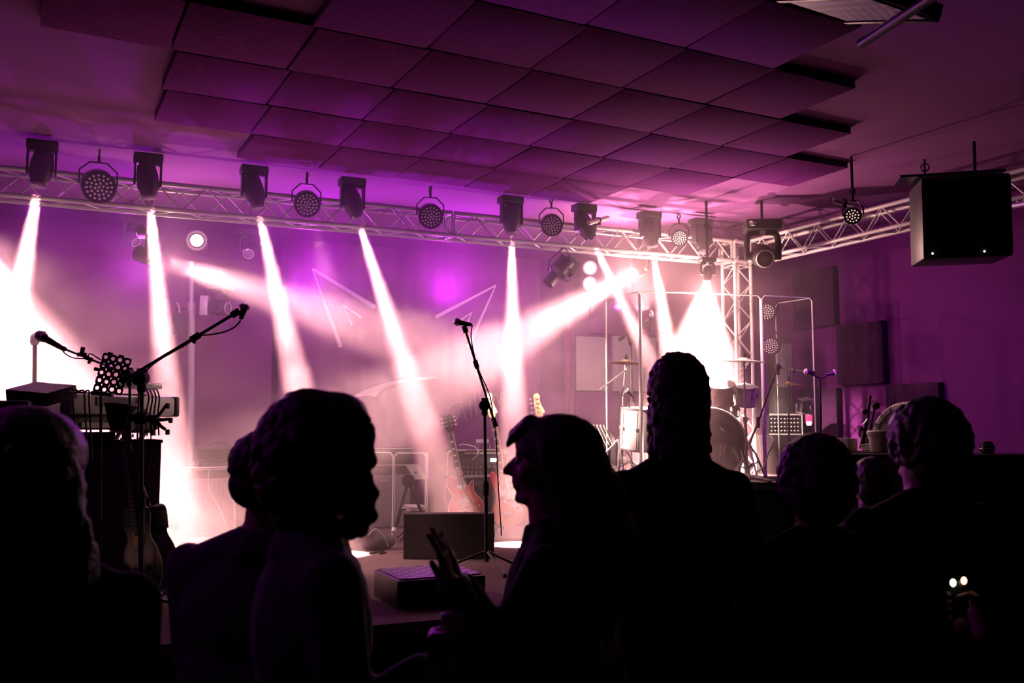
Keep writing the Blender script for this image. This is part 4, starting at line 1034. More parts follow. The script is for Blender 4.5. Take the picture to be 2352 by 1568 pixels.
for r_ in range(2):
    for k in range(9 - r_ * 3):
        MB(T).cyl((0.16 + 0.045 * k, 0.008, 0.1 - 0.05 * r_), (0.16 + 0.045 * k, -0.012, 0.1 - 0.05 * r_), 0.0155 + 0.003 * r_, 0.012, 12).build('knob', 'chrome', t)
MB(T).box((W_ / 2 + 0.02, 0.01, 0.018), (W_ * 0.5, 0.008, 0.02)).build('bottom_strip', 'alu', t)
for (x, z) in ((W_ - 0.14, 0.165), (W_ - 0.06, 0.105)): MB(T).box((x, 0.0, z), (0.07 if z > .12 else 0.035, 0.006, 0.032)).build('display', 'led_white', t)
o = MB().box(at(1108, 1013, 8.95), (0.12, 0.12, 0.035), RF, bev=0.003).build('pedal', 'alu'); tag(o, 'small box raised on the amplifier behind the centre stand', 'electronic box')
t = thing('small_table_rack', 'small wire rack on the amplifier carrying the raised box', 'rack', at(1108, 1030, 8.95))
for s in (-1, 1):
    for q_ in (-1, 1): MB().cyl(at(1108, 1034, 8.95) + RT * 0.055 * s + Vector((0, q_ * 0.04, 0)), at(1108, 1018, 8.95) + RT * 0.055 * s + Vector((0, q_ * 0.04, 0)), 0.003, n=6).build('leg', 'alu', t)
cable([at(1055, 1023, 8.9), at(1062, 1020, 8.85), at(1075, 1022, 8.85), at(1090, 1026, 8.85), at(1098, 1035, 8.75), at(1096, 1045, 8.75), at(1085, 1055, 8.75)], 0.006, 'pale cable curling over the knob-covered amplifier', 'white')

# ---- low acrylic screen
def pane(t, a, b, z0, z1, th=0.008, ew=0.012):
    a = Vector(a); b = Vector(b); d = (b - a); d.z = 0; ang = math.atan2(d.y, d.x); c = (a + b) / 2
    R_ = Matrix.Rotation(ang, 4, 'Z')
    p_ = MB().box((c.x, c.y, (z0 + z1) / 2), (d.length, th, z1 - z0), R_).build('pane', 'acrylic', t, flat=True)
    mb = MB(); e = ew / 2
    A = Vector((a.x, a.y, 0)); B = Vector((b.x, b.y, 0)); dn = (B - A).normalized()
    z = Vector((0, 0, 1)); ch = 0.03
    pts = [A + z * z0, A + z * (z1 - ch), A + dn * ch + z * z1, B - dn * ch + z * z1, B + z * (z1 - ch), B + z * z0]
    mb.tube(pts, e, 6); mb.build('pane_edge', 'edge', t)
t = thing('low_acrylic_screen', 'low clear acrylic screen of two panes in front of the bass cabinet', 'acrylic screen', fl(at(905, 1230, 7.7)))
a, b, c = at(838, 1040, 8.1), at(903, 1040, 7.9), at(980, 1035, 7.75)
pane(t, a, b, SZ, 1.43); pane(t, b + RT * 0.012, c, SZ, 1.43)
MB().cyl(Vector((b.x, b.y, SZ)) + RT * .006, Vector((b.x, b.y, 1.4)) + RT * .006, 0.011).build('hinge_strip', 'edge', t)
MB().cyl(Vector((c.x, c.y, SZ)), Vector((c.x, c.y, 1.44)), 0.012).build('edge_strip', 'edge', t)
# music stand
c = at(955, 1083, 7.9)
t = thing('music_stand', 'music stand holding a pale sheet behind the low screen', 'music stand', fl(c))
Mm = Matrix.Translation(c) @ RF @ Matrix.Rotation(-0.35, 4, 'X') 
MB(Mm).prism([(-0.1, 0.065), (0.02, 0.065), (0.1, -0.07), (-0.0, -0.07)], 0, 0.006).build('desk', 'dark_metal', t)
MB().cyl(fl(c), c, 0.01).build('pole', 'black', t)
mb = MB()
for k in range(3): mb.cyl(fl(c) + Vector((0, 0, .15)), fl(c) + Vector((math.cos(2.1 * k) * .2, math.sin(2.1 * k) * .2, .01)), 0.007)
mb.build('tripod', 'black', t)
o = MB(Mm).prism([(-0.098, 0.064), (0.019, 0.064), (0.099, -0.068), (0.001, -0.068)], -0.004, -0.001).build('sheet_music', 'paper'); tag(o, 'pale sheet of music on the music stand', 'paper')
# stool
c = at(947, 1163, 7.75)
t = thing('stool', 'low round stool with a bright white seat behind the screen', 'stool', fl(c))
MB().lathe([(0.001, 0.012), (0.09, 0.012), (0.105, 0), (0.1, -0.03), (0.001, -0.035)], c, (0, 0, 1), 28).build('seat', 'pearl', t)
MB().cyl(fl(c) + Vector((0, 0, 0.04)), c - Vector((0, 0, .03)), 0.014).build('post', 'black', t)
for k in range(3): MB().cyl(fl(c) + Vector((0, 0, .1)), fl(c) + Vector((math.cos(2.1 * k) * .13, math.sin(2.1 * k) * .13, .01)), 0.009).build('leg', 'black', t)
# A-frame stand in front of it
c = at(938, 1103, 7.35); R_ = RF
t = thing('folding_stand', 'dark A-frame stand with a round padded top and rubber-capped legs', 'stand', fl(c))
MB().cyl(c + FW * 0.04, c - FW * 0.03, 0.05, n=20).build('padded_top', 'bag', t)
for (x, y, dd) in ((906, 1213, 7.1), (974, 1190, 7.25), (915, 1195, 7.9)):
    e = at(x, y, dd); e.z = max(e.z, SZ + 0.02)
    l = MB().tube([c, e], 0.012).build('leg', 'dark_metal', t)
    MB().cyl(e, e + (e - c).normalized() * 0.03, 0.018).build('foot', 'white' if x == 906 else 'rubber', l)
MB().tube(smooth_open([at(915, 1205, 7.2), at(916, 1180, 7.2), at(921, 1172, 7.2), at(933, 1168, 7.2)]), 0.009).build('brace', 'dark_metal', t)
# cloth bag on the stage
c = fl(at(868, 1222, 7.3)); t = thing('cloth_bag', 'small soft bag slumped on the stage carpet left of the A-frame stand', 'bag', c)
mb = MB(); mb.ell(c + Vector((0, 0, 0.06)), (0.14, 0.1, 0.075)); mb.ell(c + Vector((-0.07, 0, 0.1)), (0.09, 0.07, 0.08)); mb.ell(c + Vector((0.07, 0.02, 0.05)), (0.08, 0.07, 0.05))
remesh(mb, 'sack', 'bag', t, 0.012, 4)
MB().tube(smooth_open([c + Vector((-.1, -.08, .12)), c + Vector((-.05, -.12, .17)), c + Vector((.02, -.12, .1)), c + Vector((.05, -.11, .03))]), 0.004).build('drawstring', 'cream', t)
o = MB().tube(smooth_open([fl(at(872, 1238, 7.0), SZ + .008), fl(at(885, 1234, 7.05), SZ + .008), fl(at(882, 1228, 7.15), SZ + .008), fl(at(868, 1232, 7.1), SZ + .008), fl(at(850, 1240, 7.0), SZ + .008)]), 0.007).build('cable', 'rubber'); tag(o, 'short coil of dark cable on the carpet beside the soft bag', 'cable')

# ---- stage monitor wedge (back to the audience)
b0 = onZ(928, 1284, SZ)
def wedge(c, rz, w, h, dep, label):
    t = thing('monitor_wedge', label, 'loudspeaker', c)
    T = Matrix.Translation(c) @ Matrix.Rotation(rz, 4, 'Z')
    pr = [(0, 0), (dep, 0), (dep, h * 0.35), (dep * 0.35, h), (0, h)]
    vs = [(x, y, z) for x in (-w / 2, w / 2) for (y, z) in pr]; n = 5
    MB(T)._a(vs, [[0, 1, 2, 3, 4], [9, 8, 7, 6, 5]] + [[i, i + 5, (i + 1) % 5 + 5, (i + 1) % 5] for i in range(5)]).build('cabinet', 'black', t, flat=True)
    d_ = Vector((0, dep * 0.65, -h * 0.65)); nrm_ = Vector((0, h * 0.65, dep * 0.65)).normalized(); cc = Vector((0, dep * 0.675, h * 0.675)) + nrm_ * 0.004
    MB(T).box(cc, (w * 0.92, d_.length * 0.9, 0.006), Matrix.Rotation(math.atan2(d_.z, d_.y), 4, 'X')).build('grille', 'mesh', t)
    for s in (-1, 1): MB(T).box((s * (w / 2 + 0.003), dep * 0.3, h * 0.5), (0.006, 0.12, 0.04), bev=0.002).build('side_handle', 'rubber', t)
    return t
mc = onZ(1031, 1283, SZ)
wedge(mc, RZ + 0.06, 0.655, 0.32, 0.42, 'black monitor wedge with its flat back to the audience at centre stage')
# checker-grilled floor speaker near the stage edge
c = at(985, 1312, 5.2)
t = thing('floor_speaker', 'floor speaker with a chequered perforated grille facing up, in front of the wedge', 'loudspeaker', fl(c))
T = Matrix.Translation((c.x, c.y, SZ)) @ Matrix.Rotation(0.0, 4, 'Z')
hh = c.z - SZ
MB(T).box((0, 0, hh / 2 - 0.004), (0.5, 0.44, hh), bev=0.008).build('cabinet', 'black', t)
MB(T).box((0.0, 0, hh + 0.0), (0.46, 0.4, 0.006)).build('grille', 'checker', t)
# pedals by the near stand
for i, (x, y, lab) in enumerate(((338, 1385, 'effects pedal at the foot of the near left stand'), (352, 1372, 'second small pedal tucked behind the first at the near left stand'))):
    c = onZ(x, y, SZ + 0.02); t = thing('effects_pedal', lab, 'effects pedal', fl(c))
    MB().box((c.x, c.y, SZ + 0.025), (0.075, 0.12, 0.045), Matrix.Rotation(0.3, 4, 'Z'), bev=0.006).build('case', 'alu', t)
    for k in (-1, 1): MB().cyl((c.x + 0.02 * k, c.y + 0.03, SZ + 0.047), (c.x + 0.02 * k, c.y + 0.03, SZ + 0.06), 0.009).build('knob', 'chrome', t)
    MB().cyl((c.x, c.y - 0.035, SZ + 0.047), (c.x, c.y - 0.035, SZ + 0.057), 0.008).build('switch', 'chrome', t)

# ================================================================== drum riser, shield and kit
RZ0 = 1.2
c1, c2 = Vector((4.45, 7.55, 0)), Vector((4.1, 6.75, 0))
poly = [(4.75, 8.7), (4.3, 7.3), (4.25, 6.55), (5.2, 6.0), (6.22, 6.28), (6.1, 8.7)]
t = thing('drum_riser', 'raised platform carrying the drum kit and its clear shield', 'riser', (5.4, 7.4, SZ))
def zprism(poly, z0, z1):
    mb = MB(); n = len(poly)
    return mb._a([(x, y, z0) for x, y in poly] + [(x, y, z1) for x, y in poly], [[i, (i + 1) % n, n + (i + 1) % n, n + i] for i in range(n)] + [list(range(n))[::-1], list(range(n, 2 * n))])
zprism(poly, RZ0 - 0.06, RZ0).build('deck', 'riser', t, flat=True)
zprism([(x * 0.97 + 5.4 * 0.03, y * 0.97 + 7.4 * 0.03) for x, y in poly], SZ, RZ0 - 0.06).build('skirt', 'drape', t, flat=True)
# shield: six pane corners
ZT1 = 2.84
def c2d(x, y): p_ = onZ(x, y, ZT1); return Vector((p_.x, p_.y, 0))
t = thing('drum_shield', 'tall clear acrylic shield of four panes with bright edges around the drum kit', 'acrylic screen', (5.2, 6.9, RZ0))
q1, q2, q3, q4, q5 = c2d(1388, 690), c2d(1469, 669), c2d(1748, 679), c2d(1866, 684), c2d(1780, 697)
q1 = Vector((4.42, 7.55, 0))
for i, (a, b) in enumerate(((q1, q2), (q2, q3), (q3, q4), (q4, q5))):
    dn = (b - a).normalized() * 0.006
    pane(t, a + dn, b - dn, RZ0, ZT1, 0.008, 0.013 if i < 3 else 0.009)
for q_ in (q2, q3):
    MB().cyl((q_.x, q_.y, RZ0), (q_.x, q_.y, ZT1 - 0.03), 0.017).build('hinge_strip', 'edge', t)

def drum(c, ax, r, L, label, shell='drum_shell', head='drumhead', legs=None, name='drum', lugs=8, top_only=False, hm_=None):
    c = Vector(c); ax = Vector(ax).normalized(); x, y, d = frame(ax)
    t = thing(name, label, 'drum', c)
    MB().lathe([(r, -L / 2), (r, L / 2)], c, ax, 36).build('shell', shell, t)
    for s in (-1, 1):
        MB().lathe([(0.001, L / 2 + 0.004), (r * 0.97, L / 2 + 0.004), (r * 0.985, L / 2)], c, ax * s, 36).build('head', hm_ or head, t)
        MB().torus(c + d * s * (L / 2), ax, r + 0.006, 0.009, 36, 8).build('hoop', 'chrome', t)
    for k in range(lugs):
        a = 2 * PI * k / lugs; e = x * math.cos(a) + y * math.sin(a)
        MB().cyl(c + e * (r + 0.012) - d * L * 0.45, c + e * (r + 0.012) + d * L * 0.45, 0.004, n=6).box(c + e * (r + 0.008), (0.02, 0.02, 0.03)).build('lug', 'chrome', t)
    if legs:
        for k in range(3):
            a = 2 * PI * k / 3 + 0.5; e = x * math.cos(a) + y * math.sin(a)
            p_ = c + e * (r + 0.015); MB().cyl(p_, Vector((p_.x, p_.y, RZ0 + 0.004)), 0.006).build('leg', 'chrome', t)
    return t
kc = at(1632, 1029, 8.05); kc.z = RZ0 + 0.31
KA = (CAM - kc); KA.z = 0; KA = KA.normalized()
KA = (KA + Vector((0.12, 0, 0))).normalized()
t = drum(kc + (-KA) * 0.2, KA, 0.295, 0.42, 'bass drum with a dark printed front head facing the hall', head='black_gloss', hm_='black_gloss', lugs=10)
mb = MB(); xk, yk, dk = frame(KA)
if yk.z < 0: yk = -yk
sd = yk.cross(KA)
for (u, v, l, w, a) in ((-0.2, 0.05, 0.05, 0.02, 0.8), (0.1, 0.12, 0.05, 0.016, -0.7), (-0.06, -0.1, 0.06, 0.015, -0.8), (0.0, -0.19, 0.14, 0.012, 0.1), (0.08, -0.06, 0.1, 0.006, 1.5), (0.11, -0.07, 0.1, 0.005, 1.5)):
    p_ = kc + KA * 0.018 + sd * u + yk * v; e = sd * math.cos(a) + yk * math.sin(a); f_ = KA.cross(e)
    vs = [p_ + e * l / 2 * i + f_ * w / 2 * j + KA * k * 0.001 for k in (0, 1) for i, j in ((-1, -1), (1, -1), (1, 0.4), (-1, 1))]
    mb._a(vs, [[0, 1, 2, 3], [4, 5, 6, 7], [0, 1, 5, 4], [1, 2, 6, 5], [2, 3, 7, 6], [3, 0, 4, 7]])
mb.build('printed_marks', 'foam_light', t)
drum(at(1652, 902, 8.25), (-0.15, -0.35, 0.9), 0.125, 0.17, 'clear-lit rack tom above the bass drum', lugs=6)
drum(at(1710, 908, 8.35), (-0.1, -0.25, 0.95), 0.1, 0.16, 'bright white rack tom right of the other, beside the tower', shell='pearl', lugs=6)
drum(at(1560, 900, 8.3), (0.1, -0.3, 0.95), 0.13, 0.18, 'rack tom hidden mostly behind the tall person', lugs=6)
drum(at(1652, 938, 8.55), (0, -0.05, 1), 0.165, 0.14, 'snare drum with a bright rim above the bass drum', shell='pearl', lugs=8)
fc = at(1475, 985, 8.4); drum(fc, (0, -0.1, 1), 0.19, 0.36, 'pale floor tom left of the tall person', shell='pearl', legs=True, lugs=8)
for nm, (cx, cy, cd_) in (('left', (1475, 1000, 8.4)),): pass
def cymbal_stand(base, top, r, label, tilt=(0, 0, 1), col='chrome', cm='brass', braces=True):
    base = Vector(base); top = Vector(top)
    t = thing('cymbal_stand', label, 'cymbal', base)
    mid = base.lerp(top, 0.5)
    MB().cyl(base + Vector((0, 0, 0.03)), mid, 0.013).build('lower_tube', col, t); MB().cyl(mid, top, 0.009).build('upper_tube', col, t)
    MB().cyl(mid - Vector((0, 0, 0.03)), mid + Vector((0, 0, 0.02)), 0.02).tube([mid, mid + RT * 0.04], 0.006).build('clutch', col, t)
    MB().lathe([(0.006, 0.02), (r * 0.16, 0.018), (r * 0.24, 0.004), (r * 0.6, -0.004), (r, -0.014), (r * 0.99, -0.016), (r * 0.6, -0.007), (r * 0.2, 0.0)], top, tilt, 40).build('cymbal', cm, t)
    MB().cyl(top + Vector(tilt) * 0.02, top + Vector(tilt) * 0.05, 0.018).cyl(top + Vector(tilt) * 0.05, top + Vector(tilt) * 0.07, 0.006).build('felt', 'rubber', t)
    if braces:
        for k in range(3):
            a = 2.1 * k + 0.2; e = base + Vector((math.cos(a) * 0.24, math.sin(a) * 0.24, 0.012)); u_ = base + Vector((0, 0, 0.33))
            l = MB().tube([u_, u_.lerp(e, 0.5) + Vector((0, 0, 0.04)), e], 0.009).tube([base + Vector((0, 0, 0.08)), u_.lerp(e, 0.6)], 0.007).build('leg', col, t)
            MB().ell(e, 0.016, 8, 6).build('foot', 'rubber', l)
    return t
cymbal_stand(fl(at(1716, 1085, 8.2), RZ0), at(1708, 826, 8.2), 0.2, 'crash cymbal coloured white as if brightly lit on a straight stand in front of the tower', (0.02, -0.06, 1), cm='pearl')  # pearl instead of bronze: the strong light is put into its colour
LC = cymbal_stand(fl(at(1420, 1085, 8.5), RZ0), at(1437, 830, 8.5), 0.155, 'thin edge-on cymbal at the left of the drum kit', (0.06, 0.0, 1))
cymbal_stand(fl(at(1812, 1100, 8.9), SZ), at(1811, 880, 8.9), 0.15, 'dim cymbal standing behind the right end of the shield', (0, -0.05, 1), col='dark_metal')
MB().cyl(at(1376, 896, 8.45), at(1440, 848, 8.45), 0.008).build('boom_rod', 'chrome', LC); MB().ell(at(1440, 848, 8.45), 0.02).build('tilter', 'chrome', LC)
boom_stand(fl(at(1453, 1085, 8.75), RZ0), at(1449, 776, 8.75), at(1421, 781, 8.7), at(1489, 738, 8.7), 'dark overhead microphone stand behind the left shield pane', r=0.011, mat_='dark_metal')
microphone(at(1494, 765, 8.7), at(1497, 712, 8.7), 'slim overhead microphone hanging upright above the drums', s=0.8)
microphone(at(1454, 912, 8.3), at(1437, 893, 8.3), 'short microphone aimed at the pale floor tom', s=0.9)
cable([at(1436, 893, 8.3), at(1428, 895, 8.3), at(1427, 906, 8.3), at(1436, 912, 8.3), at(1446, 930, 8.3), at(1440, 970, 8.3), at(1443, 1010, 8.3)], 0.006, 'cable loop below the floor tom microphone')
# kick pedal and rods at right
t = thing('hi_hat_pedal', 'chrome foot pedal and rods at the right foot of the kit', 'pedal', fl(at(1732, 1080, 7.7), RZ0))
b = fl(at(1732, 1095, 7.6), RZ0)
MB().box(b + Vector((0, 0, 0.04)), (0.09, 0.28, 0.02), Matrix.Rotation(0.5, 4, 'Z') @ Matrix.Rotation(0.2, 4, 'X'), bev=0.004).build('footboard', 'chrome', t)
MB().tube([b + Vector((0.05, 0.1, 0.02)), b + Vector((0.0, 0.15, 0.25)), b + Vector((0.14, 0.25, 0.02))], 0.011).build('frame', 'chrome', t)
cable([at(1770, 1000, 7.4), at(1776, 1015, 7.3), at(1765, 1040, 7.3), at(1755, 1070, 7.4), at(1735, 1085, 7.5)], 0.005, 'pale cable looping by the shield hinge', 'white')
# drum throne hardware: dark stick bag and sticks
c = at(1380, 1030, 8.7)
t = thing('stick_bag', 'dark open stick bag hanging at the left of the kit', 'bag', c)
mb = MB(); mb.ell(c, (0.17, 0.07, 0.2)); mb.box(c - Vector((0, 0, 0.05)), (0.3, 0.1, 0.22), RF)
remesh(mb, 'pouch', 'bag', t, 0.015, 4)
for k in range(6):
    x = 1352 + k * 8
    o = MB().lathe([(0.004, 0), (0.0075, 0.05), (0.0075, 0.2), (0.007, 0.22)], at(x + 16, 1022, 8.55), at(x, 985 + k * 0.6, 8.5) - at(x + 16, 1022, 8.55), 8).build('drumstick', 'cream')
    tag(o, ('leftmost', 'second from left', 'third from left', 'fourth from left', 'fifth from left', 'rightmost')[k] + ' pale drumstick in the dark stick bag', 'drumstick', 'drumsticks in the stick bag')
o = MB().box(fl(at(1392, 1072, 8.3), RZ0 + 0.03), (0.32, 0.22, 0.05), Matrix.Rotation(0.2, 4, 'Z'), bev=0.02).build('towel', 'paper'); tag(o, 'crumpled pale towel on the riser under the stick bag', 'towel')
b = fl(at(1450, 1090, 8.0), RZ0)
t = thing('folded_stand', 'dark folded stand lying across the front of the riser', 'stand', b)
MB().cyl(fl(at(1378, 1090, 8.05), RZ0 + .03), fl(at(1450, 1080, 8.1), RZ0 + .03), 0.014).build('tube', 'dark_metal', t); MB().cyl(fl(at(1374, 1091, 8.05), RZ0 + .03), fl(at(1388, 1089, 8.05), RZ0 + .03), 0.022).build('cap', 'rubber', t)

# ---- mixer and rack at the right rear, seen through the shield
c = at(1805, 975, 9.4)
t = thing('mixing_rack', 'mixing desk propped in a pale-edged frame behind the right shield pane', 'mixing desk', fl(c))
Mm = Matrix.Translation(c) @ RF
MB(Mm).box((0, 0.06, 0), (0.34, 0.08, 0.19), bev=0.006).build('case', 'black', t)
MB(Mm).tube([(-0.16, 0, 0.1), (0.165, 0, 0.1), (0.165, 0, -0.1), (-0.17, 0, -0.1)], 0.011).build('frame', 'alu', t)
mb = MB(Mm)
for i in range(9):
    for j in range(4): mb.cyl((-0.14 + 0.033 * i, 0.02, 0.06 - 0.04 * j), (-0.14 + 0.033 * i, 0.004, 0.06 - 0.04 * j), 0.007, n=8)
mb.build('knobs', 'alu', t)
MB().box((c.x, c.y + 0.1, (SZ + c.z - 0.1) / 2), (0.5, 0.4, c.z - 0.1 - SZ), RF, bev=0.01).build('rack', 'tolex', t)
MB(Mm).box((0.22, -0.02, -0.12), (0.2, 0.05, 0.05), bev=0.01).build('drawer_lip', 'white', t)
c = at(1858, 962, 9.2); MB().box(c, (0.06, 0.05, 0.1), RF, bev=0.01).build('power_light', 'red', t, label='red glowing light')
MB().box(at(1858, 972, 9.1), (0.04, 0.02, 0.04), RF).build('indicator', 'led_white', t, label='lit white indicator')
c = at(1800, 880, 9.7)
t = thing('speaker_tower', 'tall dark speaker with a rounded corner behind the right shield pane', 'loudspeaker', fl(c))
zt = at(1800, 772, 9.7).z
Mm = Matrix.Translation(c) @ RF
MB(Mm).box((0, 0.1, (zt + SZ) / 2 - c.z), (0.21, 0.25, zt - SZ), bev=0.04).build('cabinet', 'tolex', t)
MB(Mm).box((0, -0.03, (zt - 0.3) - c.z), (0.17, 0.008, 0.45), bev=0.01).build('grille', 'mesh', t)
# conga-like drum bits behind
drum(at(1850, 932, 9.0), (0, -0.2, 1), 0.07, 0.13, 'small percussion drum beside the mixing desk', shell='dark_metal', lugs=6)

# ---- right side: tipped drum with lettering, bucket, box, folded stands, mesh speaker
c = at(2092, 1012, 7.0)
ax = (CAM - c); ax.z = 0; ax = (ax.normalized() + RT * -0.75).normalized()
t = drum(c - ax * 0.15, ax, 0.28, 0.36, 'large dark drum on its side with white letters round the rim, at the right', head='black_gloss', shell='black_gloss', lugs=8)
MB().torus(c + ax * 0.035, ax, 0.262, 0.028, 40, 6).build('white_band', 'pearl', t)
x_, y_, d_ = frame(ax)
up_ = Vector((0, 0, 1)); lf = up_.cross(ax).normalized()
if lf.dot(RT) > 0: lf = -lf
for k, chh in enumerate('ORKKI'):
    a = math.radians(8 + 19 * k); pos = c + ax * 0.066 + (lf * math.cos(a) + up_ * math.sin(a)) * 0.262
    rad = (lf * math.cos(a) + up_ * math.sin(a)); yv = rad; zv = ax; xv = yv.cross(zv)
    m_ = Matrix((xv, yv, zv)).transposed().to_4x4(); m_.translation = pos
    text(chh, 0.06, 'letter', 'black', m_ , t, 0.001)
# plinth so that the right-hand gear stands on something: low black flight cases
def case_(x, y, d, w, dep, ztop, label, m='tolex'):
    p_ = at(x, y, d); t = thing('flight_case', label, 'case', fl(p_))
    MB().box((p_.x, p_.y, (SZ + ztop) / 2), (w, dep, ztop - SZ), RF, bev=0.008).build('body', m, t)
    mb = MB()
    for i in (-1, 1):
        for j in (-1, 1):
            q_ = Vector((p_.x, p_.y, 0)) + RF.to_3x3() @ Vector((i * w / 2, j * dep / 2, 0)); mb.cyl((q_.x, q_.y, SZ + .01), (q_.x, q_.y, ztop), 0.008, n=8)
    mb.build('corner_profile', 'dark_metal', t)
    return ztop
p_ = at(2000, 1040, 6.9)
case_(2010, 1045, 7.0, 0.52, 0.4, at(2000, 1037, 6.9).z, 'black case carrying the bucket and the pale box at the right')
t = thing('mesh_speaker', 'speaker with a honeycomb steel grille at the right, in front of the bucket', 'loudspeaker', fl(at(1990, 1060, 6.2)))
c = at(1995, 1060, 6.2); zt = at(1990, 1041, 6.2).z
MB().box((c.x, c.y, (zt + SZ) / 2), (0.42, 0.32, zt - SZ), RF, bev=0.01).build('cabinet', 'black', t)
MB().box(Vector((c.x, c.y, (zt + SZ) / 2)) - Vector((math.sin(YAW), math.cos(YAW), 0)) * 0.163, (0.38, 0.006, (zt - SZ) * 0.9), RF).build('grille', 'mesh', t)
MB().box(at(1950, 1043, 6.05), (0.03, 0.02, 0.02), RF).build('corner_guard', 'alu', t)
c = at(1936, 1022, 6.95)
t = thing('cardboard_box', 'small pale box with one bright side at the right', 'box', c - Vector((0, 0, .05)))
MB().box(c, (0.14, 0.16, 0.1), Matrix.Rotation(RZ + 0.75, 4, 'Z'), bev=0.003).build('carton', 'white', t); MB().box(c + Vector((0, 0, 0.052)), (0.12, 0.02, 0.003), Matrix.Rotation(RZ + 0.75, 4, 'Z')).build('tape', 'paper', t)
c = at(2018, 1012, 6.85)
t = thing('plastic_bucket', 'cream plastic tub with a lid in front of the lettered drum', 'bucket', c - Vector((0, 0, .08)))
MB().lathe([(0.06, -0.08), (0.075, 0.05), (0.073, 0.05)], c, (0, 0, 1), 20).build('tub', 'cream', t)
MB().lathe([(0.082, 0.045), (0.084, 0.065), (0.075, 0.075), (0.001, 0.078)], c, (0, 0, 1), 20).build('lid', 'cream', t)
t = thing('folded_stand', 'bundle of folded dark stands leaning upright beside the lettered drum', 'stand', at(1985, 1035, 7.15))
for (a, b, r_) in (((1982, 1030), (1999, 908), 0.012), ((1990, 1030), (2010, 930), 0.01), ((1976, 1030), (1994, 945), 0.009)):
    MB().cyl(at(*a, 7.15), at(*b, 7.15), r_).build('tube', 'black', t)
for (x, y, r_) in ((2012, 932, 0.03), (1986, 945, 0.022), (1978, 985, 0.016)): MB().ell(at(x, y, 7.15), r_).build('knob', 'rubber', t)
MB().cyl(at(1993, 962, 7.1), at(1984, 974, 7.1), 0.005).build('bolt', 'chrome', t)
for k in range(3):
    o = MB().cyl(at(1978, 1022 + 6 * k, 6.95), at(2006, 1019 + 6 * k, 6.95), 0.007).build('metal_rod', 'alu'); tag(o, ('top', 'middle', 'bottom')[k] + ' short metal rod stacked left of the cream tub', 'rod', 'metal rods by the tub')
# dark gear further right
c = at(2165, 1025, 6.5)
t = thing('rack_frame', 'purple-edged open frame of a small rack at the right', 'rack', fl(c)); Mm = Matrix.Translation(c) @ RF
MB(Mm).tube([(-0.06, 0, 0.02), (0.05, 0, 0.02), (0.05, 0, -0.09), (-0.08, 0, -0.09)], 0.008).build('frame', 'alu', t)
MB(Mm).box((-0.02, 0.1, (SZ - c.z) / 2 - 0.05), (0.3, 0.2, c.z - SZ - 0.1), bev=0.01).build('body', 'black', t)
c = at(2268, 1030, 6.0)
t = thing('glass_jar', 'small glass jar catching one bright glint at the far right', 'jar', c)
MB().lathe([(0.03, -0.03), (0.045, -0.02), (0.045, 0.02), (0.03, 0.035)], c, (0, 0, 1), 18).build('glass', 'black_gloss', t)
MB().lathe([(0.032, 0.035), (0.032, 0.045), (0.001, 0.047)], c, (0, 0, 1), 18).build('lid', 'black', t)
MB().torus(c - Vector((0, 0, 0.0)), (0, 0, 1), 0.0455, 0.003).build('metal_band', 'chrome', t)
case_(2245, 1060, 6.0, 0.66, 0.4, c.z - 0.032, 'low black case at the far right under the small glass jar', 'black')

# ---- hanging loudspeakers
c = at(2215, 500, 5.75)
t = thing('hanging_speaker', 'large black loudspeaker hanging at the right with two tiny lights', 'loudspeaker', c)
Mm = Matrix.Translation(c) @ Matrix.Rotation(RZ - 0.25, 4, 'Z') @ Matrix.Rotation(0.06, 4, 'X')
MB(Mm).box((0, 0.17, 0), (0.5, 0.46, 0.5), bev=0.01).build('cabinet', 'black', t)
MB(Mm).box((0.02, -0.065, 0), (0.46, 0.008, 0.46), bev=0.004).build('front_panel', 'cloth_black', t)
for x in (-0.2, 0.09): MB(Mm).ell((x, -0.075, -0.22), 0.006, 8, 6).build('indicator', 'led_white', t)
MB(Mm).box((-0.06, 0.15, 0.28), (0.6, 0.3, 0.015)).cyl((-0.2, 0.1, 0.28), (-0.2, 0.1, 0.4), 0.006).build('bracket', 'dark_metal', t)
MB(Mm).torus((-0.2, 0.1, 0.345), (0, 1, 0), 0.024, 0.006).build('clamp_ring', 'alu', t)
MB(Mm).cyl((0.1, 0.15, 0.28), (0.1, 0.15, 0.5), 0.01).build('drop_rod', 'dark_metal', t)
c = at(1945, 20, 3.75)
t = thing('hanging_speaker', 'dark speaker with a chequered grille hanging at the top right', 'loudspeaker', c)
Mm = Matrix.Translation(c) @ Matrix.Rotation(0.1, 4, 'Z') @ Matrix.Rotation(0.35, 4, 'X')
MB(Mm).box((0, -0.05, 0.1), (0.38, 0.44, 0.2), bev=0.01).build('cabinet', 'black', t)
MB(Mm).box((0, -0.05, -0.004), (0.34, 0.4, 0.008)).build('grille', 'checker', t)
for s in (-1, 1): MB(Mm).box((s * 0.2, -0.05, 0.02), (0.03, 0.46, 0.07), bev=0.006).build('side_rail', 'dark_metal', t)
MB().cyl(at(1978, 100, 3.7), at(2160, -20, 3.2), 0.02).build('ceiling_pipe', 'dark_metal'); tag(bpy.data.objects['ceiling_pipe'], 'dull metal pipe crossing the top right corner', 'pipe')
# a stray pipe end at the right edge
MB().cyl(at(2330, 472, 5.0), at(2420, 455, 4.6), 0.015).build('pipe_end', 'alu'); tag(bpy.data.objects['pipe_end'], 'pipe end poking in at the right edge level with the hanging speaker', 'pipe')

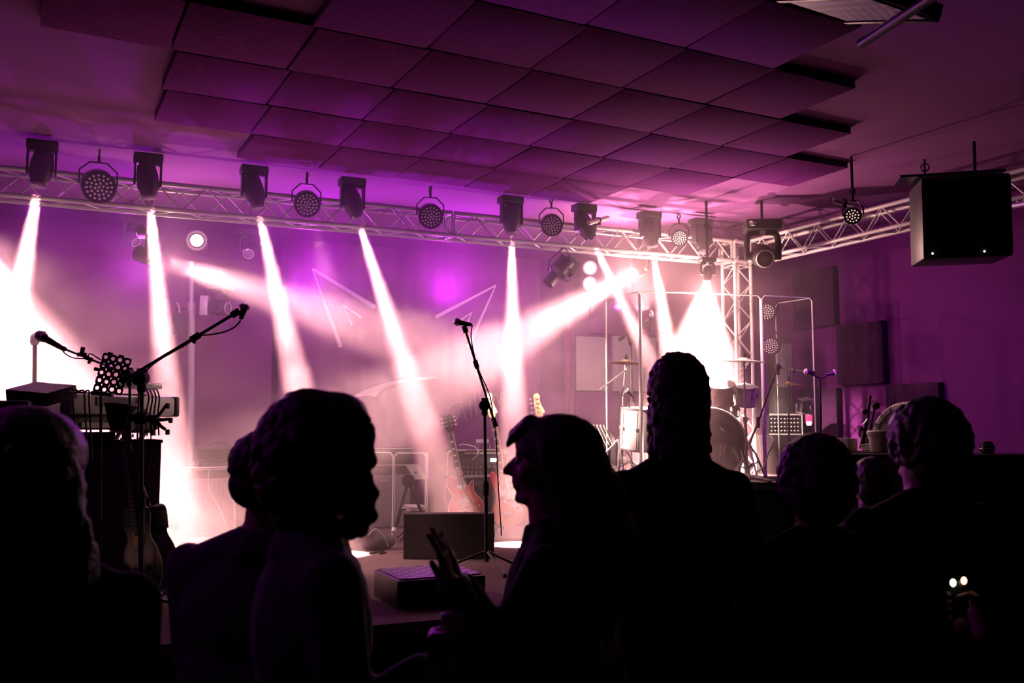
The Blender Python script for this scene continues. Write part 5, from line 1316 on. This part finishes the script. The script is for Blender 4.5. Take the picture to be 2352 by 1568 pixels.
# ================================================================== the audience
def V(*a): return Vector(a)
def person(label, x, ytop, d, ztop, yaw, hair, cloth='cloth_black', pitch=0.0, arms=None, headw=1.0, torso=1.0, vox=0.011, hairm='hair', lean=0.0, bare=False, headshift=None):
    """x, ytop: where the crown of the head is seen; d: distance; yaw: 0 faces the stage, + turns right"""
    crown = at(x, ytop, d); H = crown.z; s = H / 1.75
    base = Vector((crown.x, crown.y, 0))
    t = thing('person', label, 'person', base)
    T = Matrix.Translation(base) @ Matrix.Rotation(-YAW - yaw, 4, 'Z') @ Matrix.Scale(s, 4)
    Th = T @ Matrix.Translation((0, 0, 1.56)) @ Matrix.Rotation(-pitch, 4, 'X') @ Matrix.Translation((0, 0, -1.56))
    if headshift: Th = T @ Matrix.Rotation(headshift, 4, 'Z')
    arms = arms or {}
    def arm(sgn):
        k = 'R' if sgn > 0 else 'L'
        sh = V(0.185 * torso * sgn, -0.01, 1.37); el, wr = arms.get(k, (V(0.222 * sgn, -0.02, 1.12), V(0.22 * sgn, 0.12, 0.9)))
        return sh, V(*el), V(*wr)
    # --- body, one continuous surface
    mb = MB(T)
    mb.ell((0, -0.005, 1.27), (0.165 * torso, 0.11, 0.2)); mb.ell((0, 0, 1.08), (0.145 * torso, 0.105, 0.17)); mb.ell((0, -0.01, 0.95), (0.17, 0.12, 0.13))
    for sg in (-1, 1): mb.cap((0.03 * sg, -0.02, 1.45), (0.165 * torso * sg, -0.01, 1.375), 0.05, 0.052)
    mb.cyl((0, -0.015, 1.38), (0, 0.01, 1.56), 0.062, 0.055)
    for sg in (-1, 1):
        sh, el, wr = arm(sg)
        mb.cap(sh, el, 0.05, 0.04); mb.cap(el, wr, 0.039, 0.027)
        hd = (wr - el).normalized()
        if not arms.get('hands'):
            mb.ell(wr + hd * 0.05, (0.035, 0.022, 0.05), rot=hd.to_track_quat('Z', 'Y').to_matrix())
            sx = hd.cross(V(0, 1, 0.2)).normalized()
            for f in range(4):
                o = wr + hd * 0.08 + sx * (f - 1.5) * 0.019; L = (0.06, 0.075, 0.07, 0.055)[f]
                mb.cap(o, o + hd * L * 0.6, 0.009, 0.0085); mb.cap(o + hd * L * 0.6, o + hd * L * 0.9 + V(0, 0.03, 0), 0.0085, 0.0075)
            mb.cap(wr + hd * 0.03 + sx * 0.025, wr + hd * 0.075 + sx * 0.05, 0.011, 0.009)
        hp = V(0.09 * sg, 0, 0.9); kn = V(0.1 * sg, 0.02, 0.48); an = V(0.1 * sg, -0.03, 0.09)
        mb.cap(hp, kn, 0.085, 0.055); mb.cap(kn, an, 0.055, 0.037); mb.cap(an + V(0, -0.02, -0.05), an + V(0, 0.16, -0.055), 0.037, 0.03)
    body_mb = mb
    hm = MB(Th); w = headw
    hm.ell((0, -0.015, 1.665), (0.076 * w, 0.096, 0.085)); hm.ell((0, 0.03, 1.61), (0.062 * w, 0.062, 0.085)); hm.ell((0, 0.05, 1.535), (0.036, 0.036, 0.024))
    hm.ell((0, 0.052, 1.675), (0.056, 0.042, 0.045)); hm.cap((0, 0.085, 1.64), (0, 0.116, 1.604), 0.009, 0.013); hm.ell((0, 0.098, 1.6), (0.018, 0.014, 0.009))
    hm.ell((0, 0.092, 1.578), (0.022, 0.012, 0.008)); hm.ell((0, 0.088, 1.563), (0.02, 0.012, 0.009)); hm.ell((0, 0.078, 1.532), (0.022, 0.018, 0.016))
    hm.cap((-0.032, 0.078, 1.652), (0.032, 0.078, 1.652), 0.011, 0.011)
    for sg in (-1, 1):
        hm.ell((0.075 * w * sg, -0.005, 1.615), (0.012, 0.02, 0.032)); hm.ell((0.042 * sg, 0.058, 1.6), (0.022, 0.028, 0.025))
    body_mb.v += hm.v; o_ = len(body_mb.v) - len(hm.v); body_mb.f += [[i + o_ for i in f] for f in hm.f]
    body = remesh(body_mb, 'body', 'skin', t, vox * 0.62, 2)
    for sg in (-1, 1): MB(Th).ell((0.031 * sg, 0.076, 1.632), 0.0115, 10, 8).build('eye', 'black_gloss', t)
    # --- clothing
    mb = MB(T)
    mb.ell((0, -0.008, 1.24), (0.2 * torso, 0.135, 0.22)); mb.ell((0, -0.005, 1.08), (0.2 * torso, 0.13, 0.22)); mb.ell((0, -0.01, 0.93), (0.215, 0.14, 0.2))
    mb.cyl((0, -0.015, 1.4), (0, -0.005, 1.475), 0.1, 0.073)
    for sg in (-1, 1): mb.cap((0.035 * sg, -0.02, 1.43), (0.165 * torso * sg, -0.012, 1.355), 0.068, 0.072)
    for sg in (-1, 1):
        sh, el, wr = arm(sg)
        mb.cap(sh, el, 0.066, 0.054); mb.cap(el, el.lerp(wr, 0.5 if bare else 0.93), 0.053, 0.041)
    remesh(mb, 'jacket', cloth, t, vox, 3)
    mb = MB(T); mb.ell((0, -0.01, 0.93), (0.18, 0.13, 0.12))
    for sg in (-1, 1):
        mb.cap((0.09 * sg, 0, 0.88), (0.1 * sg, 0.02, 0.48), 0.095, 0.07); mb.cap((0.1 * sg, 0.02, 0.48), (0.1 * sg, -0.02, 0.1), 0.07, 0.06)
    remesh(mb, 'trousers', 'cloth_black', t, 0.016, 2)
    # --- hair
    rnd = random.Random(int(x)); mb = MB(Th)
    if hair == 'curly_big':
        mb.ell((0, -0.02, 1.655), (0.115, 0.105, 0.118)); mb.ell((0, -0.03, 1.55), (0.115, 0.085, 0.13)); mb.ell((0, 0.03, 1.72), (0.085, 0.085, 0.055))
        for _ in range(620):
            a = rnd.uniform(0, 2 * PI); ph = rnd.uniform(-0.75, 1.5); r = 1.0
            p = V(math.cos(a) * math.cos(ph) * 0.118, -0.022 + math.sin(a) * math.cos(ph) * 0.118, 1.62 + math.sin(ph) * 0.145)
            if p.y > 0.075 and p.z < 1.67: continue
            mb.ell(p, rnd.uniform(0.009, 0.02), 7, 5)
        for _ in range(60):
            a = rnd.uniform(-0.9, 0.9); mb.ell((0.09 * math.sin(a), 0.07 + 0.02 * math.cos(a) + rnd.uniform(0, .015), 1.70 + rnd.uniform(-0.02, 0.02)), rnd.uniform(0.009, 0.015), 7, 5)
        for sg in (-1, 1):
            for _ in range(130): mb.ell((sg * (0.085 + rnd.uniform(-.01, .02)), rnd.uniform(-0.03, 0.1), rnd.uniform(1.46, 1.69)), rnd.uniform(0.012, 0.022), 7, 5)
    elif hair == 'curly_short':
        mb.ell((0, -0.03, 1.655), (0.105, 0.115, 0.11)); mb.ell((0, -0.06, 1.58), (0.1, 0.085, 0.1))
        for _ in range(620):
            a = rnd.uniform(0, 2 * PI); ph = rnd.uniform(-0.7, 1.55)
            p = V(math.cos(a) * math.cos(ph) * 0.112, -0.035 + math.sin(a) * math.cos(ph) * 0.12, 1.64 + math.sin(ph) * 0.125)
            if p.y > 0.06 and p.z < 1.69: continue
            mb.ell(p, rnd.uniform(0.008, 0.018), 7, 5)
    elif hair == 'long':
        mb.ell((0, -0.025, 1.665), (0.098, 0.112, 0.092)); mb.ell((0, -0.075, 1.56), (0.105, 0.075, 0.14)); mb.ell((0, -0.1, 1.43), (0.115, 0.06, 0.13))
        for sg in (-1, 1):
            mb.cap((0.075 * sg, -0.01, 1.66), (0.095 * sg, -0.02, 1.52), 0.03, 0.034); mb.cap((0.095 * sg, -0.02, 1.52), (0.105 * sg, 0.0, 1.36), 0.034, 0.028)
        for k in range(160):
            a = rnd.uniform(PI * 0.95, PI * 2.05); p = V(math.cos(a) * 0.1, -0.055 + math.sin(a) * 0.075, rnd.uniform(1.6, 1.72)); q = p + V(rnd.uniform(-.015, .015), rnd.uniform(-.02, .0), -rnd.uniform(0.12, 0.3)); mb.cap(p, q, 0.008, 0.006)
    elif hair == 'long_wide':
        mb.ell((0, -0.03, 1.655), (0.115, 0.12, 0.1)); mb.ell((0, -0.07, 1.55), (0.15, 0.09, 0.13)); mb.ell((0, -0.1, 1.43), (0.16, 0.075, 0.15)); mb.ell((0, -0.11, 1.32), (0.14, 0.06, 0.12))
        for k in range(260):
            a = rnd.uniform(PI * 0.95, PI * 2.05); h = rnd.uniform(1.35, 1.68); w_ = 0.115 + 0.05 * min(1, (1.68 - h) / 0.2)
            p = V(math.cos(a) * w_, -0.07 + math.sin(a) * 0.085, h); q = p + V(rnd.uniform(-.015, .015), rnd.uniform(-.02, .01), -rnd.uniform(0.05, 0.12)); mb.cap(p, q, 0.013, 0.008)
    elif hair == 'swept':                        # loose hair with a fringe standing off the forehead
        mb.ell((0, -0.03, 1.67), (0.098, 0.118, 0.088)); mb.ell((0, -0.085, 1.58), (0.1, 0.085, 0.13)); mb.ell((0, -0.13, 1.5), (0.105, 0.08, 0.13)); mb.ell((0, -0.17, 1.41), (0.11, 0.065, 0.12))
        mb.cap((0, 0.05, 1.725), (0.0, 0.092, 1.7), 0.03, 0.02); mb.cap((0.01, 0.095, 1.7), (0.0, 0.112, 1.672), 0.017, 0.008); mb.cap((-0.03, 0.06, 1.72), (-0.03, 0.1, 1.69), 0.02, 0.01)
        for sg in (-1, 1): mb.cap((0.08 * sg, 0.0, 1.66), (0.09 * sg, -0.05, 1.48), 0.028, 0.03)
        for k in range(160):
            a = rnd.uniform(PI * 0.95, PI * 2.05); p = V(math.cos(a) * 0.09, -0.08 + math.sin(a) * 0.075, rnd.uniform(1.5, 1.63)); q = p + V(rnd.uniform(-.01, .01), rnd.uniform(-.06, -.01), -rnd.uniform(0.1, 0.2)); mb.cap(p, q, 0.008, 0.006)
    elif hair == 'short':
        mb.ell((0, -0.022, 1.672), (0.084, 0.103, 0.086)); mb.ell((0, -0.055, 1.61), (0.076, 0.06, 0.07))
        for k in range(260):
            a = rnd.uniform(0, 2 * PI); ph = rnd.uniform(-0.3, 1.55); p = V(math.cos(a) * math.cos(ph) * 0.082, -0.022 + math.sin(a) * math.cos(ph) * 0.102, 1.668 + math.sin(ph) * 0.086)
            if p.y > 0.06 and p.z < 1.69: continue
            mb.ell(p, rnd.uniform(0.005, 0.009), 6, 4)
    elif hair == 'tall_curly':                   # tall narrow mass of tight curls down to the collar
        mb.ell((0, -0.02, 1.70), (0.088, 0.1, 0.11)); mb.ell((0, -0.04, 1.6), (0.092, 0.08, 0.13)); mb.ell((0, -0.05, 1.5), (0.085, 0.06, 0.09))
        for k in range(700):
            a = rnd.uniform(0, 2 * PI); h = rnd.uniform(1.46, 1.80); rr = 0.094 if h < 1.68 else 0.094 * math.sqrt(max(0.0, 1 - ((h - 1.68) / 0.125) ** 2))
            p = V(math.cos(a) * rr, -0.035 + math.sin(a) * rr * 1.0, h)
            if p.y > 0.03 and p.z < 1.69: continue
            mb.ell(p, rnd.uniform(0.006, 0.012), 6, 4)
    remesh(mb, 'hair', hairm, t, 0.0065, 1)
    return t, T, Th

def local_of(x, ytop, d, yaw, p):
    crown = at(x, ytop, d); T = Matrix.Translation(Vector((crown.x, crown.y, 0))) @ Matrix.Rotation(-YAW - yaw, 4, 'Z') @ Matrix.Scale(crown.z / 1.75, 4)
    q = T.inverted() @ Vector(p); return (q.x, q.y, q.z)

GL = at(1038, 1445, 1.95); DV = at(2201, 1352, 2.6)
GW = GL + RT * -0.055 + Vector((0, 0, -0.08)); DW = DV + RT * 0.0 + Vector((0, 0, -0.1))
# left edge, long wavy hair, close
person('person with long dark hair cut off by the left edge, seen from behind', 82, 936, 1.8, 0, 0.1, 'long_wide', torso=1.15, headw=1.15)
# person behind the curly head, with an earring
t, T, Th = person('person with an earring whose glint is its own glow, half hidden behind the large curly head', 612, 996, 2.5, 0, 0.35, 'short', torso=1.35, headw=1.0, cloth='cloth_purple', headshift=0.0)
e = at(543, 1134, 2.5); er = MB().lathe([(0.002, -0.012), (0.006, -0.004), (0.006, 0.006), (0.002, 0.012)], e, (0, 0, 1), 10).build('earring', 'led_on_and_glint', t)  # glint of the earring is put in as emission
# large curly head, in profile to the right
curly, TC, _ = person('person with a big mass of curly hair in profile, facing right', 733, 922, 2.1, 0, 1.15, 'curly_big', cloth='cloth_purple', torso=1.05,
       arms={'R': ((0.235, 0.02, 1.1), local_of(733, 922, 2.1, 1.15, GW)), 'L': ((-0.23, 0.0, 1.1), (-0.2, 0.14, 0.88)), 'hands': True})
# woman in profile to the left, clapping hands raised
HT = {}
W1, W2 = at(1036, 1345, 2.0), at(1056, 1342, 2.06)
t, T, Th = person('woman in profile facing left, hair swept back, hands raised to clap', 1262, 955, 2.4, 0, -1.45, 'swept', torso=0.98, bare=False,
       arms={'L': ((-0.24, 0.12, 1.14), local_of(1262, 955, 2.4, -1.45, W1)), 'R': ((0.16, 0.16, 1.12), local_of(1262, 955, 2.4, -1.45, W2)), 'hands': True})
# clapping hand in front of the wedge: palm, five fingers, forearm
def hand(parent, wrist, palm_dir, side, nrm, s=1.0, name='hand'):
    wrist = Vector(wrist); u = Vector(palm_dir).normalized(); v = Vector(side); v = (v - u * v.dot(u)).normalized(); n = u.cross(v)
    P = lambda a, b, c: wrist + (u * a + v * b + n * c) * s
    mb = MB()
    for k in range(4): mb.cap(P(0.005, (k - 1.5) * 0.014, 0), P(0.085, (k - 1.5) * 0.021, 0), 0.016 * s, 0.0125 * s)
    mb.cap(P(-0.06, 0, 0), P(0.0, 0, 0), 0.03 * s, 0.025 * s)
    for k, (L, sp, cu) in enumerate(((0.068, -0.034, 0.2), (0.078, -0.011, 0.12), (0.073, 0.012, 0.18), (0.056, 0.034, 0.28))):
        b0 = P(0.085, sp, 0); j1 = P(0.085 + L * .45, sp * 1.15, L * cu * .3); j2 = P(0.085 + L * .78, sp * 1.22, L * cu * .8); tp = P(0.085 + L, sp * 1.25, L * cu * 1.3)
        mb.cap(b0, j1, 0.0095 * s, 0.009 * s); mb.cap(j1, j2, 0.0088 * s, 0.008 * s); mb.cap(j2, tp, 0.008 * s, 0.0068 * s)
    mb.cap(P(0.02, -0.028, 0.004), P(0.05, -0.052, 0.014), 0.015 * s, 0.0115 * s); mb.cap(P(0.05, -0.052, 0.014), P(0.085, -0.058, 0.022), 0.011 * s, 0.0085 * s)
    o = remesh(mb, name, 'skin', parent, 0.0035, 2)
    mn = MB()
    for k, (L, sp, cu) in enumerate(((0.068, -0.034, 0.2), (0.078, -0.011, 0.12), (0.073, 0.012, 0.18), (0.056, 0.034, 0.28))):
        mn.ell(P(0.085 + L * 0.93, sp * 1.24, L * cu * 1.15 - 0.006), (0.0045 * s, 0.0045 * s, 0.005 * s), 8, 6)
    mn.build('fingernails', 'cream', o)
    return o
hand(t, W1, at(1004, 1222, 2.0) - at(1030, 1330, 2.0), FW + RT * 0.12, RT, 0.8)
hand(t, W2, at(1026, 1235, 2.06) - at(1056, 1335, 2.06), FW - RT * 0.1, RT, 0.76)
# tall person from behind
person('tall person with a high column of tight curls, seen from behind', 1553, 850, 3.15, 0, 0.0, 'tall_curly', torso=0.92)
# curly head, lower right
person('shorter person with a wide curly head, right of the tall person', 1864, 1014, 2.75, 0, -0.1, 'curly_short', torso=1.15, headw=1.0)
right_, TR2, _ = person('person with lit curly hair edge at the right, in front of the lettered drum', 2112, 930, 2.95, 0, -0.35, 'curly_short', torso=1.3, hairm='hair',
       arms={'R': ((0.27, 0.02, 1.1), local_of(2112, 930, 2.95, -0.35, DW)), 'L': ((-0.26, 0.0, 1.1), (-0.24, 0.14, 0.88)), 'hands': True})
person('person behind the wide curly head, only a dark shoulder and crown showing', 2000, 1052, 3.6, 0, 0.1, 'short', torso=1.3)

# a tumbler and a small device, each held in a hand
def grip(parent, c, r, up, out, side):
    """closed hand around an upright thing of radius r centred at c"""
    up = Vector(up); out = Vector(out).normalized(); side = Vector(side).normalized(); mb = MB()
    palm = c + side * (r + 0.014)
    for k in range(4): mb.cap(palm + up * (k - 1.5) * 0.019 - out * 0.03, palm + up * (k - 1.5) * 0.02 + out * 0.015, 0.013, 0.011)
    for k, L in enumerate((0.85, 1.0, 1.05, 0.95)):
        z = up * (k - 1.5) * 0.0205; p0 = palm + z + out * 0.015
        p1 = c + z + out * (r + 0.012) + side * r * 0.4; p2 = c + z + out * (r + 0.006) * 0.6 - side * (r + 0.006) * 0.8 * L; p3 = c + z - side * (r + 0.009) - out * 0.006
        mb.cap(p0, p1, 0.0095, 0.009); mb.cap(p1, p2, 0.009, 0.008); mb.cap(p2, p3, 0.008, 0.007)
    t0 = palm - out * 0.02 + up * 0.03; t1 = c - out * (r + 0.012) + side * r * 0.3 + up * 0.035; t2 = c - out * (r + 0.008) - side * r * 0.6 + up * 0.03
    mb.cap(t0, t1, 0.012, 0.01); mb.cap(t1, t2, 0.01, 0.008)
    mb.cap(palm - out * 0.02 - up * 0.02, palm - out * 0.05 - up * 0.06, 0.022, 0.024)
    return remesh(mb, 'hand', 'skin', parent, 0.004, 2)
Z = Vector((0, 0, 1))
grip(curly, GL - Z * 0.04, 0.024, Z, FW, -RT)
hand(curly, TC @ Vector((-0.2, 0.14, 0.88)), Vector((0, 0, -1)), FW, RT, 0.85)
c = GL
t = thing('drinking_glass', 'small cut-glass tumbler with a glinting rim done in white at the bottom', 'glass', c - Z * 0.05)
MB().lathe([(0.015, -0.08), (0.021, -0.075), (0.0235, 0.02), (0.021, 0.022), (0.021, 0.03)], c, (0, 0, 1), 14).build('cup', 'stone', t, flat=True)
MB().lathe([(0.0215, 0.02), (0.0232, 0.021), (0.0232, 0.033), (0.0215, 0.034)], c, (0, 0, 1), 22).build('rim', 'edge', t)  # white rim colour stands in for a bright glint on the glass
grip(right_, DV - Z * 0.045, 0.02, Z, FW, RT)
hand(right_, TR2 @ Vector((-0.24, 0.14, 0.88)), Vector((0, 0, -1)), FW, RT, 0.85)
t = thing('camera_device', 'small dark device with one greenish and one orange light at the lower right', 'electronic device', DV - Z * 0.08)
MB().box(DV - Z * 0.03, (0.05, 0.02, 0.11), RF, bev=0.006).build('case', 'black', t)
MB().ell(at(2189, 1338, 2.585), (0.0085, 0.004, 0.0105), 10, 8, RF).build('green_light', 'led_green', t, label='greenish light')
MB().ell(at(2214, 1333, 2.585), (0.0085, 0.004, 0.0105), 10, 8, RF).build('orange_light', 'led_orange', t, label='orange light')
